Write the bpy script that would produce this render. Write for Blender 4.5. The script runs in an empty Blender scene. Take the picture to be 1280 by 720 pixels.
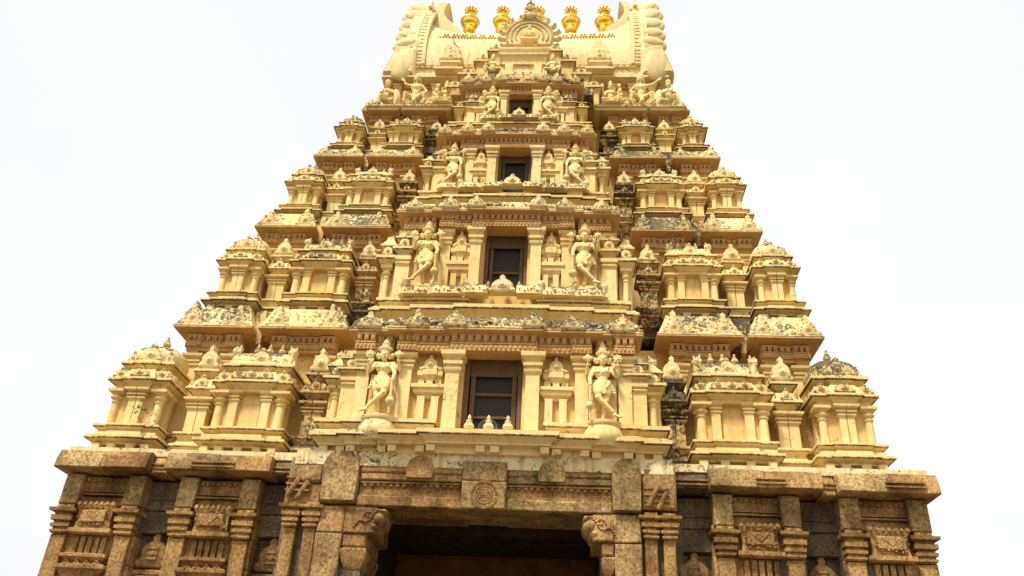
import bpy, math, random
from mathutils import Vector, Matrix, noise
random.seed(7)
R = math.radians
sc = bpy.context.scene
COL = sc.collection
HP = math.pi/2

# ------------------------------------------------------------------ materials
def nd(nt, t, loc=(0,0), **kw):
    n = nt.nodes.new(t)
    for k, v in kw.items():
        if k in n.inputs: n.inputs[k].default_value = v
        else: setattr(n, k, v)
    return n
def new_mat(name):
    m = bpy.data.materials.new(name); m.use_nodes = True
    nt = m.node_tree; nt.nodes.clear()
    out = nd(nt, 'ShaderNodeOutputMaterial'); b = nd(nt, 'ShaderNodeBsdfPrincipled')
    nt.links.new(b.outputs[0], out.inputs[0])
    return m, nt, b
def ramp(nt, fac, stops):
    r = nd(nt, 'ShaderNodeValToRGB'); e = r.color_ramp.elements
    e[0].position, e[0].color = stops[0][0], (*stops[0][1], 1)
    e[1].position, e[1].color = stops[-1][0], (*stops[-1][1], 1)
    for p, c in stops[1:-1]:
        x = e.new(p); x.color = (*c, 1)
    nt.links.new(fac, r.inputs[0]); return r
def mathn(nt, op, a, b=None, clamp=False):
    n = nd(nt, 'ShaderNodeMath'); n.operation = op; n.use_clamp = clamp
    for i, v in enumerate((a, b)):
        if v is None: continue
        if isinstance(v, (int, float)): n.inputs[i].default_value = v
        else: nt.links.new(v, n.inputs[i])
    return n.outputs[0]
def mix(nt, f, a, b, mode='MIX'):
    n = nd(nt, 'ShaderNodeMix'); n.data_type = 'RGBA'; n.blend_type = mode
    for i, v in ((0, f), (6, a), (7, b)):
        if isinstance(v, (int, float)): n.inputs[i].default_value = v
        elif isinstance(v, tuple): n.inputs[i].default_value = (*v, 1)
        else: nt.links.new(v, n.inputs[i])
    return n.outputs[2]
def noise_n(nt, vec, scale, detail=4, rough=.55, dist=0):
    n = nd(nt, 'ShaderNodeTexNoise'); n.inputs['Scale'].default_value = scale
    n.inputs['Detail'].default_value = detail; n.inputs['Roughness'].default_value = rough
    n.inputs['Distortion'].default_value = dist
    nt.links.new(vec, n.inputs['Vector']); return n.outputs['Fac']

def plaster(name, col, stain=.0, top=.0, spots=.35, streak=.3):
    """lime plaster; stain: all over black lichen, top: lichen on upward faces, streak: soft vertical rain streaks"""
    m, nt, b = new_mat(name)
    g = nd(nt, 'ShaderNodeNewGeometry'); pos = g.outputs['Position']
    oi = nd(nt, 'ShaderNodeObjectInfo')
    n1 = noise_n(nt, pos, .7, 5); n2 = noise_n(nt, pos, 6, 6, .65); n3 = noise_n(nt, pos, 28, 4, .6)
    c = tuple(col)
    lo = (c[0]*.86, c[1]*.80, c[2]*.66); hi = (min(1,c[0]*1.06), min(1,c[1]*1.1), min(1,c[2]*1.25))
    base = ramp(nt, n1, [(.3, lo), (.5, c), (.72, hi)]).outputs[0]
    base = mix(nt, mathn(nt, 'MULTIPLY', oi.outputs['Random'], .22), base, hi)
    r2 = ramp(nt, n2, [(.3, (.86,.82,.74)), (.55, (1,1,1))]).outputs[0]
    base = mix(nt, .8, base, r2, 'MULTIPLY')
    # rain streaks
    mp = nd(nt, 'ShaderNodeMapping'); mp.inputs['Scale'].default_value = (5, 5, .55)
    nt.links.new(pos, mp.inputs[0])
    st = noise_n(nt, mp.outputs[0], 1.6, 5, .6)
    sr = ramp(nt, st, [(.52, (0,0,0)), (.75, (1,1,1))]).outputs[0]
    base = mix(nt, mathn(nt, 'MULTIPLY', sr, streak), base, (c[0]*.52, c[1]*.42, c[2]*.26))
    # small dark spots
    sp = noise_n(nt, pos, 17, 3, .7, .6)
    spm = ramp(nt, sp, [(.655, (0,0,0)), (.70, (1,1,1))]).outputs[0]
    base = mix(nt, mathn(nt, 'MULTIPLY', spm, spots), base, (.10, .07, .04))
    # hairline cracks
    vd = nd(nt, 'ShaderNodeVectorMath'); vd.operation = 'ADD'; nt.links.new(pos, vd.inputs[0])
    nn = nd(nt, 'ShaderNodeTexNoise'); nn.inputs['Scale'].default_value = 2.2; nn.inputs['Detail'].default_value = 6; nt.links.new(pos, nn.inputs['Vector'])
    nt.links.new(nn.outputs['Color'], vd.inputs[1])
    vo = nd(nt, 'ShaderNodeTexVoronoi'); vo.feature = 'DISTANCE_TO_EDGE'; vo.inputs['Scale'].default_value = .9; nt.links.new(vd.outputs[0], vo.inputs['Vector'])
    ck = mathn(nt, 'MULTIPLY', mathn(nt, 'LESS_THAN', vo.outputs['Distance'], .007), mathn(nt, 'GREATER_THAN', noise_n(nt, pos, .8, 2, .5), .57))
    base = mix(nt, mathn(nt, 'MULTIPLY', ck, .65), base, (.09, .06, .03))
    # lichen
    sx = nd(nt, 'ShaderNodeSeparateXYZ'); nt.links.new(g.outputs['Normal'], sx.inputs[0])
    up = mathn(nt, 'MULTIPLY', mathn(nt, 'ADD', sx.outputs['Z'], .12, True), top, True)
    ln = noise_n(nt, pos, 8.5, 10, .78, .7)
    reg = noise_n(nt, pos, .55, 2, .5)
    amt = mathn(nt, 'ADD', mathn(nt, 'MULTIPLY', up, .22), stain*.22)
    thr = mathn(nt, 'ADD', mathn(nt, 'ADD', ln, amt), mathn(nt, 'MULTIPLY', mathn(nt, 'SUBTRACT', reg, .5), .50))
    lm = ramp(nt, thr, [(.665, (0,0,0)), (.72, (1,1,1))]).outputs[0]
    lv = ramp(nt, n3, [(.35, (.016,.012,.009)), (.5, (.035,.026,.017)), (.66, (.16,.125,.075))]).outputs[0]
    base = mix(nt, mathn(nt, 'MULTIPLY', lm, .93), base, lv)
    nt.links.new(base, b.inputs['Base Color'])
    b.inputs['Roughness'].default_value = .82
    b.inputs['Specular IOR Level'].default_value = .25
    bu = nd(nt, 'ShaderNodeBump'); bu.inputs['Strength'].default_value = .5; bu.inputs['Distance'].default_value = .02
    h = mathn(nt, 'ADD', mathn(nt, 'MULTIPLY', n2, .8), mathn(nt, 'MULTIPLY', n3, .35))
    nt.links.new(h, bu.inputs['Height']); nt.links.new(bu.outputs[0], b.inputs['Normal'])
    return m

def granite(name, c1, c2, c3, speck=1.0, bump=.6):
    m, nt, b = new_mat(name)
    g = nd(nt, 'ShaderNodeNewGeometry'); pos = g.outputs['Position']
    oi = nd(nt, 'ShaderNodeObjectInfo')
    n1 = noise_n(nt, pos, 1.3, 5, .6, .4); n2 = noise_n(nt, pos, 17, 7, .85); n3 = noise_n(nt, pos, 42, 3, .7)
    sh = mathn(nt, 'ADD', n1, mathn(nt, 'MULTIPLY', mathn(nt, 'SUBTRACT', oi.outputs['Random'], .5), .14))
    base = ramp(nt, sh, [(.33, c1), (.5, c2), (.66, c3)]).outputs[0]
    s = ramp(nt, n2, [(.40, (.22,.19,.16)), (.5, (1,1,1)), (.60, (1.7,1.6,1.35))]).outputs[0]
    base = mix(nt, .75*speck, base, s, 'MULTIPLY')
    s3 = ramp(nt, n3, [(.36, (.45,.42,.4)), (.55, (1.1,1.1,1.1))]).outputs[0]
    base = mix(nt, .6*speck, base, s3, 'MULTIPLY')
    mp = nd(nt, 'ShaderNodeMapping'); mp.inputs['Scale'].default_value = (2.2, 2.2, .5)
    nt.links.new(pos, mp.inputs[0])
    st = noise_n(nt, mp.outputs[0], 1.5, 6, .65)
    sm = ramp(nt, st, [(.50, (0,0,0)), (.68, (1,1,1))]).outputs[0]
    base = mix(nt, mathn(nt, 'MULTIPLY', sm, .6), base, (c1[0]*.35, c1[1]*.34, c1[2]*.36))
    nt.links.new(base, b.inputs['Base Color'])
    b.inputs['Roughness'].default_value = .9; b.inputs['Specular IOR Level'].default_value = .2
    bu = nd(nt, 'ShaderNodeBump'); bu.inputs['Strength'].default_value = bump; bu.inputs['Distance'].default_value = .03
    h = mathn(nt, 'ADD', mathn(nt, 'MULTIPLY', n2, .9), noise_n(nt, pos, 5, 6, .7))
    nt.links.new(h, bu.inputs['Height']); nt.links.new(bu.outputs[0], b.inputs['Normal'])
    return m

def simple(name, col, rough=.6, metal=0, var=.2, scale=8):
    m, nt, b = new_mat(name)
    g = nd(nt, 'ShaderNodeNewGeometry'); n = noise_n(nt, g.outputs['Position'], scale, 6, .65)
    lo = tuple(x*(1-var) for x in col); hi = tuple(min(1, x*(1+var)) for x in col)
    nt.links.new(ramp(nt, n, [(.35, lo), (.65, hi)]).outputs[0], b.inputs['Base Color'])
    b.inputs['Roughness'].default_value = rough; b.inputs['Metallic'].default_value = metal
    if not metal: b.inputs['Specular IOR Level'].default_value = .12
    bu = nd(nt, 'ShaderNodeBump'); bu.inputs['Strength'].default_value = .25; bu.inputs['Distance'].default_value = .01
    nt.links.new(n, bu.inputs['Height']); nt.links.new(bu.outputs[0], b.inputs['Normal'])
    return m

CR = (.76, .575, .235)
M = dict(
    cream = plaster('cream_lime_plaster', CR, .10, .45, .4, .42),
    wall = plaster('ochre_lime_plaster', (.69,.475,.165), .04, .1, .35, .65),
    top = plaster('lichen_topped_plaster', (.75,.59,.265), .31, 1.0, .7, .4),
    mould_shade = plaster('mouldy_and_shade_plaster', (.66,.45,.18), .85, .7, .8, .8),  # mould stain; the storey plinth also uses it as painted recess shade
    pale = plaster('pale_lime_plaster', (.73,.585,.285), .10, .4, .35, .55),
    statue = plaster('stucco_figure_plaster', (.76,.59,.255), .08, .12, .3, .15),
    grime = plaster('grimy_drip_edge', (.50,.36,.15), 1.05, .3, .8, .8),
    carve = plaster('carved_band_soffit_shade', (.56,.34,.12), 0, .0, .7, .7),  # carved bands; on soffits its darker ochre also carries the eave shade
    stone = granite('weathered_granite', (.18,.115,.045), (.35,.235,.095), (.50,.35,.155), 1.1),
    stone_or = granite('rusty_orange_granite', (.19,.10,.036), (.36,.21,.075), (.48,.30,.12), .95),
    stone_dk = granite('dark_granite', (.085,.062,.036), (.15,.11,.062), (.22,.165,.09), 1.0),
    lime = plaster('whitewashed_ledge_plaster', (.74,.60,.32), .42, .6, .9, .9),
    wood = simple('brown_painted_wood', (.16,.085,.045), .55, 0, .3, 12),
    frame = simple('brown_window_frame', (.16,.10,.055), .8, 0, .2, 14),
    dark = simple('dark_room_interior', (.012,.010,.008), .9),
    intr = simple('passage_shade_stone', (.03,.02,.013), .9, 0, .4, 3),  # near-black colour puts the passage's shade into the stone
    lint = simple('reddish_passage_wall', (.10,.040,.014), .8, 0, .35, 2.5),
    gold = simple('gilded_copper', (1.0,.60,.09), .25, .8, .25, 5),
    steel = simple('galvanised_rod', (.4,.4,.42), .4, .8),
    horn = simple('grey_horn_metal', (.15,.14,.13), .6, 0),
    leaf = simple('dark_green_leaf', (.03,.055,.02), .6, 0, .5, 20),
    ground = simple('dusty_ground', (.16,.12,.08), .95, 0, .25, .8),
    boundary = plaster('boundary_wall_plaster', (.55,.42,.28), .1, .6, .4, .6),
)
# fine mesh over the window
def wire_mat():
    m, nt, b = new_mat('wire_mesh_screen')
    g = nd(nt, 'ShaderNodeNewGeometry'); sx = nd(nt, 'ShaderNodeSeparateXYZ'); nt.links.new(g.outputs['Position'], sx.inputs[0])
    def line(o):
        f = mathn(nt, 'FRACT', mathn(nt, 'MULTIPLY', o, 26.0)); return mathn(nt, 'LESS_THAN', f, .16)
    l = mathn(nt, 'MAXIMUM', line(sx.outputs['X']), line(sx.outputs['Z']))
    nt.links.new(mix(nt, l, (.010,.009,.008), (.06,.05,.042)), b.inputs['Base Color'])
    b.inputs['Roughness'].default_value = .7
    return m
M['wire'] = wire_mat()

# ------------------------------------------------------------------ mesh builder
class B:
    def __init__(s): s.v = []; s.f = []; s.g = set()
    def add(s, vs, fs):
        n = len(s.v); s.v += [tuple(x) for x in vs]; s.f += [tuple(i+n for i in f) for f in fs]; return s
    def box(s, x0, x1, y0, y1, z0, z1):
        return s.add([(x0,y0,z0),(x1,y0,z0),(x1,y1,z0),(x0,y1,z0),(x0,y0,z1),(x1,y0,z1),(x1,y1,z1),(x0,y1,z1)],
                     [(0,3,2,1),(4,5,6,7),(0,1,5,4),(1,2,6,5),(2,3,7,6),(3,0,4,7)])
    def stack(s, x0, x1, yf, yb, prof, back=0):
        """rectangular moulding: prof = (z, outset); back: how much of the outset the back side gets"""
        vs = []; fs = []; f0 = len(s.f)
        for p in prof:
            z, o = p[0], p[1]
            vs += [(x0-o,yf-o,z),(x1+o,yf-o,z),(x1+o,yb+o*back,z),(x0-o,yb+o*back,z)]
        n = len(prof)
        for i in range(n-1):
            if len(prof[i]) > 2: s.g |= {f0+i*4+j for j in range(4)}
            for j in range(4):
                a = i*4+j; b = i*4+(j+1)%4
                fs.append((a, b, b+4, a+4))
        fs.append((0,3,2,1)); k = (n-1)*4; fs.append((k,k+1,k+2,k+3))
        return s.add(vs, fs)
    def lathe(s, cx, cy, prof, n=16, sy=1.0, lob=0, nl=8):
        vs = []; fs = []
        for z, r in prof:
            for i in range(n):
                a = 2*math.pi*i/n; rr = r*(1+lob*math.cos(nl*a))
                vs.append((cx+rr*math.cos(a), cy+rr*sy*math.sin(a), z))
        m = len(prof)
        for i in range(m-1):
            for j in range(n):
                a = i*n+j; b = i*n+(j+1)%n
                fs.append((a,b,b+n,a+n))
        fs.append(tuple(range(n-1,-1,-1))); fs.append(tuple((m-1)*n+j for j in range(n)))
        return s.add(vs, fs)
    def plate(s, pts, y0, y1, bev=.25):
        """closed outline in x-z extruded from front y0 to back y1, front edge rounded by an inset ring"""
        cx = sum(p[0] for p in pts)/len(pts); cz = sum(p[1] for p in pts)/len(pts); n = len(pts)
        d = (y1-y0)
        rings = [(y1,1),(y0+d*.45,1),(y0+d*.12,1-bev*.35),(y0,1-bev)]
        vs = [(cx+(x-cx)*k, y, cz+(z-cz)*k) for y,k in rings for x,z in pts]
        fs = []
        for i in range(3):
            for j in range(n):
                a = i*n+j; b = i*n+(j+1)%n; fs.append((a,a+n,b+n,b))
        fs.append(tuple(range(n))); fs.append(tuple(3*n+j for j in range(n-1,-1,-1)))
        return s.add(vs, fs)
    def ell(s, c, r, nu=12, nv=8, M3=None):
        vs = []; fs = []
        for i in range(nv+1):
            t = math.pi*i/nv
            for j in range(nu):
                a = 2*math.pi*j/nu
                p = Vector((r[0]*math.sin(t)*math.cos(a), r[1]*math.sin(t)*math.sin(a), r[2]*math.cos(t)))
                if M3: p = M3 @ p
                vs.append((c[0]+p.x, c[1]+p.y, c[2]+p.z))
        for i in range(nv):
            for j in range(nu):
                a = i*nu+j; b = i*nu+(j+1)%nu; fs.append((a,a+nu,b+nu,b))
        return s.add(vs, fs)
    def cap(s, p, q, r1, r2, n=10):
        p = Vector(p); q = Vector(q); d = q-p; L = d.length
        if L < 1e-6: return s.ell(p, (r1,r1,r1))
        z = d/L; x = z.orthogonal().normalized(); y = z.cross(x)
        rings = [(-r1, .05*r1), (-r1*.7, r1*.72), (0, r1), (L, r2), (L+r2*.7, r2*.72), (L+r2, .05*r2)]
        vs = []; fs = []
        for t, r in rings:
            for j in range(n):
                a = 2*math.pi*j/n; vs.append(p+z*t+x*(r*math.cos(a))+y*(r*math.sin(a)))
        for i in range(5):
            for j in range(n):
                a = i*n+j; b = i*n+(j+1)%n; fs.append((a,b,b+n,a+n))
        fs.append(tuple(range(n-1,-1,-1))); fs.append(tuple(5*n+j for j in range(n)))
        return s.add(vs, fs)
    def loftx(s, secs):
        """secs: list of (x, [(y,z)...]) open sections joined along x, closed below"""
        n = len(secs[0][1]); vs = [(x, y, z) for x, ps in secs for y, z in ps]; fs = []
        for i in range(len(secs)-1):
            for j in range(n):
                a = i*n+j; b = i*n+(j+1)%n; fs.append((a,b,b+n,a+n))
        fs.append(tuple(range(n-1,-1,-1))); k = (len(secs)-1)*n; fs.append(tuple(k+j for j in range(n)))
        return s.add(vs, fs)
    def mesh(s, name, jit=.006, ang=34):
        me = bpy.data.meshes.new(name)
        if jit:
            vs = []
            for p in s.v:
                q = Vector(p)*1.9; d = noise.noise_vector(q)*jit + noise.noise_vector(q*5+Vector((9,3,1)))*jit*.5
                vs.append((p[0]+d.x, p[1]+d.y, p[2]+d.z))
        else: vs = s.v
        me.from_pydata(vs, [], s.f); me.update()
        for i in s.g: me.polygons[i].material_index = 1
        me.polygons.foreach_set('use_smooth', [True]*len(me.polygons))
        me.set_sharp_from_angle(angle=R(ang))
        return me
    def build(s, name, mat, parent=None, jit=.006, ang=34):
        me = s.mesh(name, jit, ang); me.materials.append(mat)
        if s.g: me.materials.append(M['grime'])
        o = bpy.data.objects.new(name, me); COL.objects.link(o)
        if parent: o.parent = parent
        return o

def inst(name, me, parent, loc, sc_=(1,1,1), rot=(0,0,0)):
    o = bpy.data.objects.new(name, me); COL.objects.link(o)
    o.location = loc; o.scale = sc_; o.rotation_euler = rot
    if parent: o.parent = parent
    return o
def thing(name, label, cat, loc=(0,0,0), group=None):
    o = bpy.data.objects.new(name, None); COL.objects.link(o); o.location = loc; o.empty_display_size = .2
    o['label'] = label; o['category'] = cat
    if group: o['group'] = group
    return o
def tagm(o, label, cat, group=None, kind=None):
    if kind: o['kind'] = kind
    else:
        o['label'] = label; o['category'] = cat
        if group: o['group'] = group
    return o

# ------------------------------------------------------------------ moulding profiles
def cyma(z0, z1, i, o):
    h = z1-z0; d = o-i
    return [(z0,i),(z0+.14*h,i),(z0+.30*h,i+.22*d),(z0+.44*h,i+.60*d),(z0+.53*h,i+.80*d),(z0+.54*h,i+.74*d),(z0+.56*h,i+.74*d,1),(z0+.565*h,o+.01,1),(z0+.565*h+.020,o+.012),(z1-.06*h,o+.012,1),(z1,o-.015)]
def bell(w, h, k=1.0):
    """bell shaped gable-arch outline (kudu): bulging shoulders, curled feet, bud on top"""
    L = [(.50,0),(.60,.07),(.62,.15),(.50,.20),(.47,.27),(.50,.38),(.47,.50),(.37,.60),(.25,.68),(.14,.73),(.11,.79),(.15,.85),(.11,.92),(.05,.96),(0,1.0)]
    pts = [(x*w, z*h) for x, z in L]
    return pts + [(-x, z) for x, z in reversed(pts[:-1])]
def kudu(b, cx, y, z, w, h, t=.10):
    p = [(cx+x, z+zz) for x, zz in bell(w, h)]
    b.plate(p, y-t, y+.12, .18)
    b.ell((cx, y-t, z+h*.36), (w*.24, .035, h*.17), 10, 6)
    b.ell((cx, y-t-.02, z+h*.36), (w*.11, .05, h*.09), 8, 6)
    for s in (-1, 1):
        b.ell((cx+s*w*.46, y-t*.8, z+h*.13), (w*.13, .05, h*.11), 8, 6)
    b.ell((cx, y-t*.6, z+h*.80), (w*.13, .06, h*.09), 8, 6)
def frieze(b, x0, x1, y, z, h, pitch=.15):
    """carved band: hanging lotus-bud brackets over a scroll band"""
    n = max(2, int((x1-x0)/pitch)); p = (x1-x0)/n
    b.box(x0, x1, y-.045, y+.1, z+h*.86, z+h)
    b.box(x0, x1, y-.04, y+.1, z+h*.36, z+h*.44)
    b.box(x0, x1, y-.025, y+.1, z, z+h*.34)
    for i in range(n):
        c = x0+p*(i+.5)
        b.stack(c-p*.2, c+p*.2, y-.02, y+.1, [(z+h*.44,-p*.08),(z+h*.55,.01),(z+h*.75,p*.12),(z+h*.86,p*.14)])
        b.ell((c, y-.05, z+h*.60), (p*.12,.04,h*.13), 6, 5)
    m = max(3, int((x1-x0)/(pitch*.62))); q = (x1-x0)/m
    for i in range(m):
        c = x0+q*(i+.5)
        b.ell((c, y-.025, z+h*(.17 if i%2 else .2)), (q*.38,.035,h*.12), 6, 5)

def sq_col(b, cx, yf, z0, z1, w, d=.16, groove=False, cap=.24):
    """square pilaster with stepped capital; w half width, cap = capital height"""
    h = z1-z0; c = cap*h; zc = z1-c
    if groove:
        b.box(cx-w, cx-.009, yf, yf+d, z0, zc); b.box(cx+.009, cx+w, yf, yf+d, z0, zc)
    else: b.box(cx-w, cx+w, yf, yf+d, z0, zc)
    pr = [(zc,.0),(zc+.10*c,.03),(zc+.22*c,.035),(zc+.24*c,.0),(zc+.36*c,.0),(zc+.38*c,.045),(zc+.52*c,.05),(zc+.54*c,.01),
          (zc+.60*c,.01),(zc+.74*c,.06),(zc+.80*c,.085),(z1-.002,.09)]
    k = min(1.35, w/.11)
    pr = [(z, o*k) for z, o in pr]
    if groove:
        b.stack(cx-w, cx-.009+0, yf, yf+d, [(z, o) if True else 0 for z, o in pr][:1]+[(z, o*.999) for z, o in pr[1:]]) if False else None
        for s in (-1, 1):
            x0, x1 = (cx-w, cx-.009) if s < 0 else (cx+.009, cx+w)
            vs = []; fs = []
            for z, o in pr:
                a0 = x0-(o if s < 0 else 0); a1 = x1+(o if s > 0 else 0)
                vs += [(a0,yf-o,z),(a1,yf-o,z),(a1,yf+d,z),(a0,yf+d,z)]
            for i in range(len(pr)-1):
                for j in range(4):
                    a = i*4+j; bb = i*4+(j+1)%4; fs.append((a,bb,bb+4,a+4))
            k2 = (len(pr)-1)*4; fs += [(0,3,2,1),(k2,k2+1,k2+2,k2+3)]
            b.add(vs, fs)
    else: b.stack(cx-w, cx+w, yf, yf+d, pr)
def rd_col(b, cx, cy, z0, z1, r, cap=.36):
    h = z1-z0; c = cap*h; zc = z1-c
    b.lathe(cx, cy, [(z0,r*1.25),(z0+.04*h,r*1.25),(z0+.05*h,r*1.02),(zc,r*.92),(zc+.04*c,r*1.15),(zc+.12*c,r*1.18),(zc+.16*c,r*.95),(zc+.26*c,r*1.0),
        (zc+.36*c,r*1.5),(zc+.46*c,r*1.6),(zc+.52*c,r*1.3),(zc+.58*c,r*1.1),(zc+.66*c,r*1.25),(zc+.74*c,r*1.75)], 14)
    b.stack(cx-r*1.2, cx+r*1.2, cy-r*1.2, cy+r*1.2, [(zc+.745*c,.3*r),(zc+.80*c,.75*r),(z1-.003,.8*r)], 1)

TOWER = thing('temple_tower', 'cream stucco temple tower of four stepped storeys under a barrel roof', 'temple tower', (0, 0, 7.3))
TOFF = Vector((0, 0, -7.3))
def tp(name, b, mat, parent=None, **k):
    o = b.build(name, mat, parent or TOWER, **k)
    if parent is None: o.location = TOFF
    return o
def tpart(name, loc):
    o = bpy.data.objects.new(name, None); COL.objects.link(o); o.parent = TOWER; o.location = TOFF; o.empty_display_size = .1
    return o

# ------------------------------------------------------------------ lion head / roof-end beast (shared mesh)
def remeshed(name, b, voxel, mat, smooth=2):
    me = b.mesh(name, 0); ob = bpy.data.objects.new('sculpt', me); COL.objects.link(ob)
    md = ob.modifiers.new('r', 'REMESH'); md.mode = 'VOXEL'; md.voxel_size = voxel; md.use_smooth_shade = True
    s = ob.modifiers.new('s', 'SMOOTH'); s.iterations = smooth; s.factor = .45
    dg = bpy.context.evaluated_depsgraph_get()
    out = bpy.data.meshes.new_from_object(ob.evaluated_get(dg)); out.name = name
    bpy.data.objects.remove(ob); bpy.data.meshes.remove(me)
    out.materials.clear(); out.materials.append(mat)
    out.polygons.foreach_set('use_smooth', [True]*len(out.polygons)); out.update()
    return out
def lion_mesh(mat, name):
    b = B()   # sits, chest to -y, 1 unit tall, muzzle open
    b.ell((0,.05,.22), (.26,.24,.24)); b.ell((0,-.08,.40), (.19,.17,.22)); b.ell((0,-.06,.70), (.22,.22,.22))
    b.ell((0,-.26,.66), (.13,.13,.10)); b.ell((0,-.25,.54), (.10,.10,.05)); b.ell((0,-.33,.72),(.06,.05,.05))
    for s in (-1,1):
        b.ell((s*.12,-.22,.80), (.055,.05,.055)); b.ell((s*.17,-.02,.93), (.055,.05,.09)); b.ell((s*.23,-.04,.68), (.07,.12,.10))
        b.ell((s*.20,.02,.55), (.07,.12,.09)); b.cap((s*.13,-.12,.38),(s*.15,-.22,.03),.075,.065); b.ell((s*.15,-.27,.04),(.075,.10,.05))
        b.ell((s*.22,.06,.16),(.10,.18,.15)); b.ell((s*.07,.10,.92),(.05,.06,.07)); b.ell((s*.15,.12,.84),(.06,.07,.07))
    for i in range(5): b.ell((0,.16-.02*i,.35+.13*i), (.06,.06,.06))
    return remeshed(name, b, .03, mat, 1)
LION = lion_mesh(M['top'], 'lion_figure')
def kudu_mesh():
    b = B(); kudu(b, 0, 0, 0, 1.0, 1.0, .12)
    for s in (-1, 1):
        b.ell((s*.30,-.1,.46),(.07,.05,.08),8,6); b.ell((s*.20,-.1,.60),(.06,.05,.06),8,6); b.ell((s*.36,-.1,.30),(.06,.05,.07),8,6)
    me = b.mesh('arch_ornament', .02); me.materials.append(M['top']); return me
KUDU = kudu_mesh()
def scroll_blobs(b, x0, x1, y, z, h, seed, dens=.13, skip=.12, dep=.042):
    """worn scroll relief between the arch ornaments"""
    rr = random.Random(seed); x = x0
    while x < x1:
        w = dens*(.5+rr.random()*.8)
        if rr.random() > skip:
            m3 = Matrix.Rotation(rr.uniform(-1.2, 1.2), 3, 'Y'); zc = z+h*rr.uniform(.25,.65); e = h*rr.uniform(.16,.34)
            b.ell((x+w/2, y+rr.uniform(-.01,.02), zc), (w*.50, dep, e*.55), 8, 5, m3)
            b.ell((x+w/2+rr.uniform(-.03,.03), y-.01, zc+e*rr.uniform(-.9,.9)), (w*.22, dep*1.1, e*.4), 7, 5)
        x += w*.9
def pot(b, cx, cy, z, s):
    b.lathe(cx, cy, [(z,.10*s),(z+.05*s,.13*s),(z+.08*s,.07*s),(z+.14*s,.07*s),(z+.20*s,.17*s),(z+.30*s,.21*s),(z+.40*s,.17*s),(z+.46*s,.09*s),(z+.50*s,.12*s),
        (z+.54*s,.12*s),(z+.57*s,.05*s),(z+.66*s,.075*s),(z+.72*s,.05*s),(z+.78*s,.01*s)], 12)

# ------------------------------------------------------------------ shrines of the tiers
def feet(b, x0, x1, yf, z0, z1, yb):
    b.box(x0, x1, yf+.26, yb, z0, z1)
    n = max(2, int((x1-x0)/.42)); p = (x1-x0)/n
    for i in range(n+1):
        c = x0+p*i; c = min(max(c, x0+.09), x1-.09)
        b.box(c-.09, c+.09, yf+.04, yf+.28, z0, z1-.002)

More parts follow.
